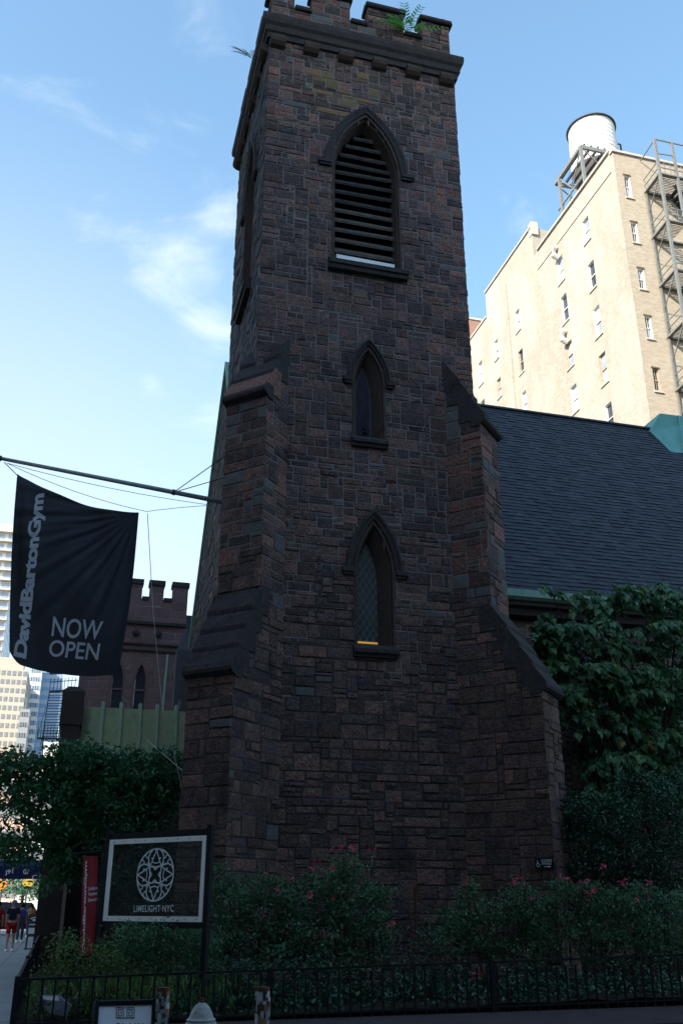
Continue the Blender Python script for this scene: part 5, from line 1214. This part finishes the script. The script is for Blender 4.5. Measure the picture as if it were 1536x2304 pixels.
# flood light inside the fence
fd = empty('flood_light', (.05, 15.6, 0), 'grey rectangular flood light on a bracket behind the fence corner', 'flood light')
gp = flat('grey_lamp_paint', (.16, .17, .19)); P = lambda x, y, v=15.5: atv(x, y, v); m = MB()
a, b_, c, d = P(97, 2240), P(132, 2241), P(162, 2262), P(150, 2286); e_ = P(98, 2262); f_ = P(112, 2278)
vs = [a, b_, c, d, f_, e_]; m.add([v - Vector((0, .12, 0)) for v in vs] + [v + Vector((0, .16, 0)) for v in vs], [(0, 1, 2, 3, 4, 5), (11, 10, 9, 8, 7, 6)] + [(i, (i + 1) % 6, 6 + (i + 1) % 6, 6 + i) for i in range(6)]); m.build('housing', gp, fd)
m = MB(); m.quad(a - Vector((0, .125, 0)), b_ - Vector((0, .125, 0)), P(134, 2250) - Vector((0, .125, 0)), P(100, 2248) - Vector((0, .125, 0))); m.build('rim', white_p, fd)
m = MB(); m.beam(P(149, 2262), (P(149, 2300).x, 15.5, .08), .03, .03); m.build('bracket', steel, fd)
# stand pipe against the tower foot
sp_ = empty('stand_pipe', (6.85, 19.6, .1), 'thin rusty stand pipe with bent top against the foot of the tower', 'pipe')
m = MB(); a = atv(933, 1988, 19.6); m.tube([(a.x, 19.6, .1), (a.x, 19.6, a.z - .08), (a.x + .04, 19.6, a.z), (a.x + .2, 19.6, a.z + .01)], .035, 8); m.build('tube', rust, sp_)
m = MB(); m.tube([(a.x - .02, 19.6, a.z - .30), (a.x + .10, 19.6, a.z - .28), (a.x + .11, 19.56, a.z - .36)], .02, 8); m.build('tap', rust, sp_)

# ------------------------------------------------------------------ vegetation
nr = np.random.RandomState(3)
def leaf_mesh(name, pts, size, m, parent, shape='oval', droop=.3, mats=None, midx=None, yaws=None):
    """pts Nx3 positions; each leaf a folded blade"""
    n = len(pts)
    if n == 0: return None
    if shape == 'heart': T = np.array([(0, 0, 0), (.36, -.10, -.06), (.46, .28, -.12), (.25, .66, -.10), (0, 1.0, -.30), (-.25, .66, -.10), (-.46, .28, -.12), (-.36, -.10, -.06), (0, .4, .08)]); Fc = [(0, 1, 2, 8), (8, 2, 3, 4), (8, 4, 5, 6), (0, 8, 6, 7)]
    elif shape == 'blade': T = np.array([(-.05, 0, 0), (.05, 0, 0), (.03, .6, .02), (0, 1.0, -.15), (-.03, .6, .02)]); Fc = [(0, 1, 2, 4), (4, 2, 3)]
    else: T = np.array([(0, 0, 0), (.24, .35, .05), (.18, .72, .03), (0, 1.0, -.05), (-.18, .72, .03), (-.24, .35, .05), (0, .5, -.03)]); Fc = [(0, 1, 6), (1, 2, 6), (2, 3, 6), (3, 4, 6), (4, 5, 6), (5, 0, 6)]
    k = len(T); sz = size * nr.uniform(.65, 1.25, n)
    yaw = nr.uniform(0, 2 * np.pi, n); pit = nr.normal(-droop, .55, n); rol = nr.normal(0, .6, n)
    if yaws is not None: yaw = yaws; pit = nr.normal(-droop, .28, n); rol = nr.normal(0, .3, n)
    cy_, sy_, cp_, sp2, cr_, sr_ = np.cos(yaw), np.sin(yaw), np.cos(pit), np.sin(pit), np.cos(rol), np.sin(rol)
    X = T[None, :, 0] * np.ones((n, 1)); Y = T[None, :, 1] * np.ones((n, 1)); Z = T[None, :, 2] * np.ones((n, 1))
    X, Z = X * cr_[:, None] + Z * sr_[:, None], -X * sr_[:, None] + Z * cr_[:, None]
    Y, Z = Y * cp_[:, None] - Z * sp2[:, None], Y * sp2[:, None] + Z * cp_[:, None]
    X, Y = X * cy_[:, None] - Y * sy_[:, None], X * sy_[:, None] + Y * cy_[:, None]
    V = np.stack([X, Y, Z], -1) * sz[:, None, None] + np.asarray(pts)[:, None, :]
    off = wloc(parent) if parent is not None else Vector((0, 0, 0)); V = V.reshape(-1, 3) - np.array(off)
    loops = []; starts = []; tot = []; s0 = 0
    fl_ = np.concatenate([np.array(f) for f in Fc]); ls = np.array([len(f) for f in Fc])
    L = (fl_[None, :] + (np.arange(n) * k)[:, None]).reshape(-1); tt = np.tile(ls, n); st_ = np.concatenate([[0], np.cumsum(tt)[:-1]])
    me = bpy.data.meshes.new(name); me.vertices.add(len(V)); me.vertices.foreach_set('co', V.reshape(-1).astype(np.float32))
    me.loops.add(len(L)); me.loops.foreach_set('vertex_index', L.astype(np.int32)); me.polygons.add(len(tt)); me.polygons.foreach_set('loop_start', st_.astype(np.int32))
    if mats:
        for q in mats: me.materials.append(q)
        mi = np.repeat((nr.uniform(0, 1, n) < midx).astype(np.int32), len(Fc)); me.update(calc_edges=True); me.polygons.foreach_set('material_index', mi)
    else: me.materials.append(m)
    me.update(calc_edges=True); me.validate()
    o = bpy.data.objects.new(name, me); C.objects.link(o)
    if parent is not None: o.parent = parent
    return o
def clump_pts(cl, nsub, per, spread, shell=.55):
    """cl: (cx,cy,cz,rx,ry,rz); sprays of leaves gathered in sub clumps near the outside of each mass"""
    out_ = []
    for (cx_, cy_, cz_, rx, ry, rz, wgt) in cl:
        ns = max(1, int(nsub * wgt)); d = nr.normal(size=(ns, 3)); d /= np.linalg.norm(d, axis=1)[:, None]; rad = nr.uniform(shell, 1.05, ns) ** .8
        c = d * rad[:, None] * np.array([rx, ry, rz]) + np.array([cx_, cy_, cz_])
        n_ = nr.poisson(per, ns) + 1
        cc = np.repeat(c, n_, 0); out_.append(cc + nr.normal(size=cc.shape) * np.array([spread, spread, spread * .6]))
    return np.concatenate(out_)
def sprays(cl, nsub, per, L, shell=.5):
    '''arching twigs that leave each mass outwards, with leaves hanging in two ranks along them'''
    P, Y, T = [], [], []
    for (cx_, cy_, cz_, rx, ry, rz, wgt) in cl:
        for _ in range(max(1, int(nsub * wgt))):
            d = nr.normal(size=3); d /= np.linalg.norm(d); d[2] = abs(d[2]) * .6 + .05; d[1] -= .25; rad = nr.uniform(shell, .95)
            dd = nr.normal(size=3); dd /= np.linalg.norm(dd)
            s = np.array([cx_ + dd[0] * rx * rad, cy_ + dd[1] * ry * rad, cz_ + dd[2] * rz * rad]); l_ = L * nr.uniform(.6, 1.2)
            az = math.atan2(dd[1] - .5, dd[0] + nr.normal() * .4); h = np.array([math.cos(az), math.sin(az), 0])
            f = lambda t: s + h * l_ * (t - .5) + np.array([0, 0, (.25 * t - .62 * t * t) * l_])
            T.append((Vector(f(0)), Vector(f(.5)), Vector(f(1))))
            n = max(4, int(per * nr.uniform(.7, 1.1)))
            for i in range(n):
                t = (i + .7) / n; sd = 1 if i % 2 else -1; P.append(f(t) + nr.normal(size=3) * .015); Y.append(az - math.pi / 2 + sd * nr.uniform(.5, 1.25))
    return np.array(P), np.array(Y), T
def limbs(mb, base, targets, r0, fork):
    base = Vector(base); fork = Vector(fork); mb.tube([base, base.lerp(fork, .5) + Vector((.05, .03, 0)), fork], [r0, r0 * .85, r0 * .7], 10)
    for t_ in targets:
        t_ = Vector(t_); mid_ = fork.lerp(t_, .5) + Vector((rng.uniform(-.15, .15), rng.uniform(-.15, .15), rng.uniform(.0, .3))); mb.tube([fork, mid_, t_], [r0 * .5, r0 * .3, r0 * .1], 7)
        for _ in range(3):
            q_ = mid_.lerp(t_, rng.uniform(.2, .9)); e_ = q_ + Vector((rng.uniform(-.6, .6), rng.uniform(-.5, .5), rng.uniform(-.1, .6))); mb.tube([q_, q_.lerp(e_, .5) + Vector((0, 0, .05)), e_], [r0 * .18, r0 * .1, r0 * .04], 5)
def pixcl(L, v):  # (x,y,rx_px,rz_px,ry_m,weight) at depth v
    out_ = []
    for (x, y, rx, rz, ry, wgt) in L:
        c = atv(x, y, v); ex = (atv(x + rx, y, v) - c).length; ez = (atv(x, y + rz, v) - c).length; out_.append((c.x, c.y, c.z, ex, ry, ez, wgt))
    return out_
# left street tree
e = empty('street_tree', (1.0, 24, 0), 'bushy dark green tree left of the tower in front of the porch', 'tree')
cl = pixcl([(20, 1730, 60, 40, 1.0, .5), (60, 1745, 90, 50, 1.0, .8), (170, 1715, 85, 50, 1.0, 1.2), (290, 1735, 90, 50, 1.0, 1.2), (375, 1735, 45, 50, .8, .7), (120, 1800, 120, 50, 1.2, 1.2), (250, 1805, 110, 60, 1.2, 1.5), (350, 1800, 60, 50, .9, .7),
            (30, 1840, 70, 60, 1.0, .33), (140, 1870, 60, 50, 1.0, .7), (215, 1880, 55, 45, .9, .8), (80, 1910, 70, 40, .9, .38), (160, 1940, 40, 40, .8, .5), (20, 1905, 50, 30, .8, .3), (285, 1865, 60, 35, .8, .7), (112, 1985, 25, 22, .5, .10)], 24)
P_ = clump_pts(cl, 135, 14, .13); print('leaves', len(P_)); leaf_mesh('crown', P_, .13, leaf_tree, e)
m = MB(); limbs(m, (1.1, 24.4, 0), [(c[0], c[1], c[2]) for c in cl[:10]], .14, (1.0, 24.3, 2.4)); m.build('trunk', bark, e)
e = empty('street_tree', (-2.2, 60, 0), 'sparse small tree over the avenue pavement beyond the awning', 'tree')
cl = pixcl([(40, 1880, 60, 60, 1.5, 1), (10, 1960, 60, 40, 1.5, .8)], 60); leaf_mesh('crown', clump_pts(cl, 60, 10, .3), .2, leaf_tree, e); m = MB(); limbs(m, (-4.6, 60, 0), [(c[0], c[1], c[2]) for c in cl], .12, (-4.4, 60, 3)); m.build('trunk', bark, e)
cl = pixcl([(30, 1985, 60, 28, 2.2, 1), (85, 1998, 45, 24, 2.0, .8)], 92); leaf_mesh('crown', clump_pts(cl, 90, 10, .35), .26, leaf_tree, far_tree)
# ivy mass at the porch/behind the sign board
e = empty('climbing_shrub', (1.6, 22.6, 0), 'dark climbing shrub filling the corner behind the sign board', 'shrub')
cl = pixcl([(300, 1900, 90, 70, .6, 1), (380, 1890, 40, 70, .5, .5), (320, 2000, 100, 60, .5, 1)], 22.8); leaf_mesh('foliage', clump_pts(cl, 90, 12, .14), .10, leaf_holly, e)
for i in range(5): x = .8 + i * .4; m = MB(); m.tube([(x, 22.9, 0), (x + .1, 22.8, 1.2), (x - .05, 22.9, 2.4)], [.03, .02, .01], 6); m.build('stem', bark, e)
# heart leaf tree on the right
e = empty('garden_tree', (14.2, 21.8, 0), 'spreading tree with big heart shaped leaves in front of the nave roof', 'tree')
cl = pixcl([(1222, 1400, 42, 24, .5, .22), (1222, 1445, 36, 30, .5, .35), (1252, 1500, 36, 36, .5, .4), (1285, 1555, 40, 36, .5, .4), (1236, 1325, 22, 10, .2, .05), (1312, 1350, 42, 30, .6, .28), (1375, 1335, 50, 32, .8, .4), (1452, 1340, 60, 36, .8, .5), (1530, 1340, 50, 36, .9, .45), (1270, 1430, 60, 38, .8, .42), (1350, 1430, 80, 55, .9, .7), (1450, 1430, 80, 60, 1, .8), (1540, 1440, 60, 70, 1, .7),
            (1310, 1510, 70, 40, .9, .6), (1400, 1530, 90, 60, 1, .9), (1500, 1540, 80, 60, 1, .9), (1290, 1590, 40, 30, .6, .2), (1340, 1620, 60, 50, .8, .35), (1430, 1640, 80, 60, .9, .7), (1520, 1660, 70, 60, 1, .7),
            (1380, 1720, 80, 40, .8, .5), (1480, 1740, 80, 50, .9, .6), (1340, 1790, 50, 35, .6, .22), (1450, 1800, 60, 30, .8, .4), (1540, 1790, 60, 40, .8, .5), (1525, 1860, 20, 20, .3, .08)], 21.6)
P_, Y_, tw = sprays(cl, 42, 14, .62, .35); print('heart', len(P_)); leaf_mesh('crown', P_, .19, None, e, 'heart', 1.0, [leaf_cat, leaf_yel], .006, Y_)
m = MB()
for a_, b_, c_ in tw: m.tube([a_, b_, c_], [.014, .009, .004], 4, cap=False)
limbs(m, (14.3, 22.2, 0), [(c[0], c[1], c[2]) for c in cl[:16]], .13, (14.1, 22.0, 3.2)); m.build('trunk', bark, e)
# darker mass behind the tree, against the nave wall
e = empty('evergreen_shrub', (14.5, 23.8, 0), 'deep green evergreen filling the gap between nave wall and the heart leaf tree', 'shrub')
cl = pixcl([(1265, 1470, 50, 70, .5, .8), (1320, 1500, 60, 90, .7, 1), (1430, 1560, 110, 120, .8, 2), (1540, 1600, 80, 150, .8, 1.5), (1330, 1680, 60, 110, .6, 1), (1430, 1760, 110, 90, .6, 1.3)], 23.8); leaf_mesh('foliage', clump_pts(cl, 110, 12, .2, .1), .15, leaf_holly, e); m = MB(); limbs(m, (14.5, 24, 0), [(c[0], c[1], c[2]) for c in cl], .1, (14.5, 24, 2)); m.build('trunk', bark, e)
# holly
e = empty('holly_bush', (11.9, 19.3, 0), 'dark glossy small leaved holly bush right of the right buttress', 'bush')
cl = pixcl([(1290, 1830, 40, 50, .6, .7), (1350, 1840, 70, 60, .9, 1.2), (1440, 1800, 70, 70, .9, 1.2), (1520, 1820, 60, 90, .9, 1.2), (1300, 1920, 60, 60, .8, 1.2), (1400, 1930, 90, 60, .9, 1.6), (1510, 1940, 70, 70, .9, 1.4), (1400, 2020, 140, 60, .8, 1.8)], 19.3)
P_ = clump_pts(cl, 160, 13, .11); print('holly', len(P_)); leaf_mesh('foliage', P_, .075, leaf_holly, e, droop=.1); m = MB(); limbs(m, (12, 19.4, 0), [(c[0], c[1], c[2]) for c in cl], .07, (12, 19.4, .8)); m.build('stem', bark, e)
# rose bushes
fl_proto = MB()
for k_ in range(9):
    a_ = k_ * 2.4; rr = .012 + .003 * k_; p = Vector((math.cos(a_) * rr, math.sin(a_) * rr, .01 * (k_ % 3))); t_ = Vector((-math.sin(a_), math.cos(a_), 0)); o_ = Vector((math.cos(a_), math.sin(a_), .8)).normalized()
    fl_proto.add([p, p + t_ * .018 + o_ * .02, p + o_ * .042, p - t_ * .018 + o_ * .02], [(0, 1, 2, 3)])
fpm = None
def rose(name, label, L, v, base, flowers, ns=85, per=15, size=.066):
    global fpm
    e = empty(name, base, label, 'rose bush'); cl = pixcl(L, v); P_ = clump_pts(cl, ns, per, .075, .4); P_ = P_[P_[:, 2] > .1]; leaf_mesh('foliage', P_, size, leaf_rose, e, droop=.15)
    m = MB(); b0 = Vector(base)
    for c in cl:
        for _ in range(4):
            s0_ = Vector((c[0] + rng.uniform(-.3, .3), c[1] + rng.uniform(-.2, .2), .1)); t_ = Vector((c[0] + rng.uniform(-1, 1) * c[3], c[1] + rng.uniform(-1, 1) * c[4], c[2] + rng.uniform(.2, .9) * c[5])); m.tube([s0_, s0_.lerp(t_, .5) + Vector((rng.uniform(-.1, .1), 0, .1)), t_], [.012, .009, .004], 5)
    m.build('stem', bark, e)
    sp = []
    for (x, y) in flowers:
        q1 = atv(x, y + 2, v - .42); q0 = q1 + Vector((rng.uniform(-.12, .12), .25, -.55))
        sp += [q0.lerp(q1, rng.random()) + Vector((rng.gauss(0, .035), rng.gauss(0, .035), 0)) for _ in range(26)]
        m = MB(); m.tube([q0, q0.lerp(q1, .5) + Vector((0, 0, .03)), q1], [.006, .005, .004], 5); m.build('cane', bark, e)
    leaf_mesh('shoot_foliage', np.array([tuple(q) for q in sp]), size * .8, leaf_rose, e, droop=.0)
    for (x, y) in flowers:
        for _ in range(rng.choice((1, 1, 2, 2))):
            p = atv(x + rng.uniform(-7, 7), y + rng.uniform(-5, 5), v - rng.uniform(.3, .6))
            if fpm is None: fo = fl_proto.build('flower', petal, e, local=True); fpm = fo.data
            else: fo = bpy.data.objects.new('flower', fpm); C.objects.link(fo); fo.parent = e
            fo.location = p - b0; fo.rotation_euler = (rng.uniform(.3, 1.4), rng.uniform(-.5, .5), rng.uniform(0, 6)); s_ = rng.uniform(.6, 1.0); fo.scale = (s_, s_, s_)
rose('rose_bush', 'tall rose bush with red pink flowers on top, middle of the tower foot', [(790, 1950, 48, 30, .35, .4), (735, 1990, 50, 30, .4, .4), (790, 2010, 70, 35, .5, .7), (860, 2010, 35, 25, .35, .3), (690, 2020, 90, 45, .5, 1), (800, 2060, 80, 50, .5, 1), (700, 2090, 110, 50, .5, 1.2), (840, 2110, 60, 50, .5, .7), (650, 2130, 80, 45, .5, .9), (760, 2150, 100, 50, .5, 1.1)], 17.4, (4.6, 17.4, .1),
     [(745, 1913), (763, 1911), (772, 1912), (790, 1911), (800, 1910), (838, 1916), (712, 1948), (740, 1951), (795, 1995), (693, 2012), (755, 2020), (875, 2082), (700, 1960)])
rose('rose_bush', 'lower rose bush with few flowers beside the left buttress foot', [(500, 1975, 40, 40, .4, .5), (520, 2030, 60, 50, .5, .9), (600, 2000, 50, 35, .4, .6), (590, 2060, 80, 50, .5, 1), (500, 2100, 70, 50, .5, 1), (590, 2130, 80, 50, .5, 1), (470, 2150, 60, 40, .5, .8)], 17.6, (3.1, 17.6, .1), [(598, 1968), (618, 2008), (622, 2012), (655, 1982)])
rose('rose_bush', 'wide rose bush dotted with pink flowers below the accessible entrance plaque', [(1055, 2005, 30, 25, .3, .22), (1030, 2060, 50, 35, .5, .6), (1110, 2045, 60, 35, .5, .6), (1160, 2005, 30, 22, .3, .2), (1205, 2030, 50, 35, .5, .6), (1120, 2090, 110, 50, .5, 1.3), (1220, 2070, 80, 50, .5, 1.1), (1030, 2120, 60, 40, .5, .7), (1180, 2140, 100, 40, .5, 1)], 17.3, (8.3, 17.3, .1),
     [(1045, 1986), (1058, 1984), (1050, 1990), (1145, 1985), (1152, 1992), (1160, 1978), (1170, 1981), (1182, 1996), (1162, 2020), (1196, 2024), (1220, 2010), (1070, 2196), (1076, 2192)])
rose('rose_bush', 'pink flowering rose bush in front of the dark holly at the right', [(1268, 1998, 36, 22, .3, .3), (1320, 2020, 50, 35, .5, .6), (1395, 2030, 50, 30, .5, .6), (1445, 2012, 36, 24, .4, .35), (1520, 2035, 50, 35, .5, .6), (1320, 2090, 90, 45, .5, 1.2), (1430, 2090, 90, 50, .5, 1.2), (1530, 2100, 60, 50, .5, .9), (1420, 2140, 130, 35, .5, 1.1)], 17.3, (11, 17.3, .1),
     [(1249, 1970), (1262, 1978), (1275, 1984), (1281, 1992), (1305, 1984), (1312, 1988), (1325, 1985), (1318, 1982), (1298, 2002), (1320, 2015), (1325, 2028), (1355, 1953), (1405, 1983), (1412, 1988), (1395, 1990), (1458, 1985), (1446, 2000), (1455, 2018), (1462, 2022), (1432, 2022), (1340, 2000)])
# weeds and shrubs low down
def mass(name, label, cat, L, v, ns, per, size, m_, shape='oval', spread=.09, kind=None):
    cl = pixcl(L, v); c0_ = cl[0]; e = empty(name, (sum(c[0] for c in cl) / len(cl), v, .1), label, cat)
    P_ = clump_pts(cl, ns, per, spread, .2); P_ = P_[P_[:, 2] > .08]; leaf_mesh('foliage', P_, size, m_, e, shape, .1)
    m = MB()
    for c in cl:
        for _ in range(6): x = c[0] + rng.uniform(-1, 1) * c[3] * .7; y = c[1] + rng.uniform(-.2, .2); m.tube([(x, y, .08), (x + rng.uniform(-.08, .08), y, max(.3, c[2])), (x + rng.uniform(-.15, .15), y, max(.4, c[2] + c[5] * .8))], [.008, .006, .003], 5)
    m.build('stem', bark, e)
mass('garden_shrub', 'leafy green shrub under the clear sign board', 'shrub', [(300, 2110, 60, 35, .4, .8), (380, 2105, 60, 35, .4, .8), (440, 2120, 60, 45, .5, 1), (330, 2160, 90, 40, .5, 1), (440, 2180, 70, 40, .5, 1)], 16.6, 110, 12, .055, leaf_rose)
mass('garden_shrub', 'light green feathery shrub beside the red banner foot', 'shrub', [(150, 2130, 40, 35, .5, .6), (140, 2180, 50, 40, .4, .8), (230, 2160, 60, 40, .4, .8), (200, 2210, 80, 40, .4, 1), (300, 2215, 60, 40, .4, .8)], 16.2, 90, 11, .05, leaf_weed)
mass('garden_shrub', 'low dark shrub behind the front railing, left of centre', 'shrub', [(450, 2230, 90, 50, .5, 1), (560, 2200, 90, 50, .5, 1), (660, 2200, 90, 60, .5, 1), (560, 2260, 120, 40, .4, 1)], 16.3, 80, 11, .06, leaf_holly)
mass('garden_shrub', 'low dark shrub behind the front railing, between the two rose bushes', 'shrub', [(780, 2210, 90, 50, .5, 1), (900, 2200, 70, 60, .5, .8), (990, 2210, 80, 50, .5, 1), (960, 2110, 40, 40, .3, .3), (860, 2260, 120, 30, .4, .8)], 16.4, 80, 11, .06, leaf_holly)
mass('garden_shrub', 'low dark shrub behind the front railing at the right', 'shrub', [(1120, 2210, 90, 50, .5, 1), (1230, 2220, 90, 50, .5, 1), (1340, 2210, 90, 60, .5, 1), (1460, 2215, 90, 60, .5, 1)], 16.2, 80, 11, .06, leaf_holly)
P_ = np.stack([nr.uniform(-.3, 13, 5200), nr.uniform(15.25, 17.5, 5200), nr.uniform(.1, .35, 5200)], -1)
tag(leaf_mesh('ground_cover', P_, .09, leaf_holly, None, 'oval', -.2), kind='stuff')
P_ = np.stack([nr.normal(1.1, .9, 2600).clip(-.3, 3), nr.uniform(15.4, 16.6, 2600), nr.uniform(.1, .55, 2600)], -1)
tag(leaf_mesh('weeds', P_, .16, leaf_weed, None, 'blade', -1.2), kind='stuff')
# ailanthus seedlings growing on the tower
def fronds(name, label, P0, n, L, dirs, m_, ls):
    e = empty(name, P0, label, 'plant'); P0 = Vector(P0); ms_ = MB(); rg = random.Random(n); lv = MB()
    for i in range(n):
        d = Vector(dirs[i % len(dirs)]).normalized(); d = (d + Vector((rg.uniform(-.2, .2), rg.uniform(-.3, .3), rg.uniform(-.1, .2)))).normalized(); l_ = L * rg.uniform(.7, 1.1)
        pts = [P0 + d * l_ * t + Vector((0, 0, -.35 * l_ * t * t)) for t in np.linspace(0, 1, 9)]; ms_.tube(pts, [.008] * 8 + [.003], 5)
        for j in range(2, 9):
            dd = (pts[j] - pts[j - 1]).normalized(); side = dd.cross(Vector((0, -.6, 1))).normalized()
            for s in (-1, 1):
                a = (side * s + dd * .45 + Vector((0, 0, -.15))).normalized(); wv = a.cross(Vector((0, -.5, 1))).normalized(); l2 = ls * (1.15 - j * .06)
                p = pts[j]; lv.add([p, p + a * l2 * .4 + wv * l2 * .17, p + a * l2, p + a * l2 * .4 - wv * l2 * .17], [(0, 1, 2, 3)])
    ms_.build('stem', m_, e); lv.build('foliage', m_, e)
fronds('rooftop_plant', 'bright green fern like seedling growing on the tower parapet', (7.55, 19.95, 26.55), 9, 1.05, [(-.9, -.2, .3), (-.5, -.2, 1), (.1, -.1, 1.2), (.7, -.2, .9), (.9, -.2, .2), (-.2, -.5, .6), (.4, -.5, .7)], leaf_fern, .27)
fronds('cornice_plant', 'small dark seedling sprouting from the left cornice edge', (3.0, 21.6, 25.9), 5, .7, [(-.9, -.2, .6), (-.5, -.2, 1), (-.1, -.1, 1.2), (-.9, -.2, .1)], leaf_tree, .13)

# ------------------------------------------------------------------ buildings across the streets (they cast the shade the church stands in)
mid_brick = brick_mat('pale_brown_brick', (.30, .24, .19), (.36, .29, .23), (.36, .33, .29))
def block(name, label, x0, x1, y0, y1, zt, wm, faces):
    e = empty(name, ((x0 + x1) / 2, (y0 + y1) / 2, 0), label, 'building'); m = MB(); m.box((x0, y0, 0), (x1, y1, zt)); m.build('wall', wm, e)
    m = MB()
    for ax, val, a0, a1, sg in faces:
        z = 3.5
        while z < zt - 2.5:
            p = a0 + 1.5
            while p < a1 - 2:
                if ax == 'x': m.box((val - .05, p, z), (val + .05, p + 1.3, z + 1.9))
                else: m.box((p, val - .05, z), (p + 1.3, val + .05, z + 1.9))
                p += 3.2
            z += 3.6
    m.build('window', glassd, e)['kind'] = 'stuff'
    m = MB(); m.box((x0 - .3, y0 - .3, zt + .01), (x1 + .3, y1 + .3, zt + .8)); m.build('cornice', dark_block, e)
block('avenue_building', 'tall dark building across the avenue, outside the picture', -62, -31, -45, 34, 70, mid_brick, [('x', -31, -45, 34, 1)])
block('street_building', 'dark building across the side street, behind the camera', -12, 60, -40, -9, 24, mid_brick, [('y', -9, -12, 60, 1)])
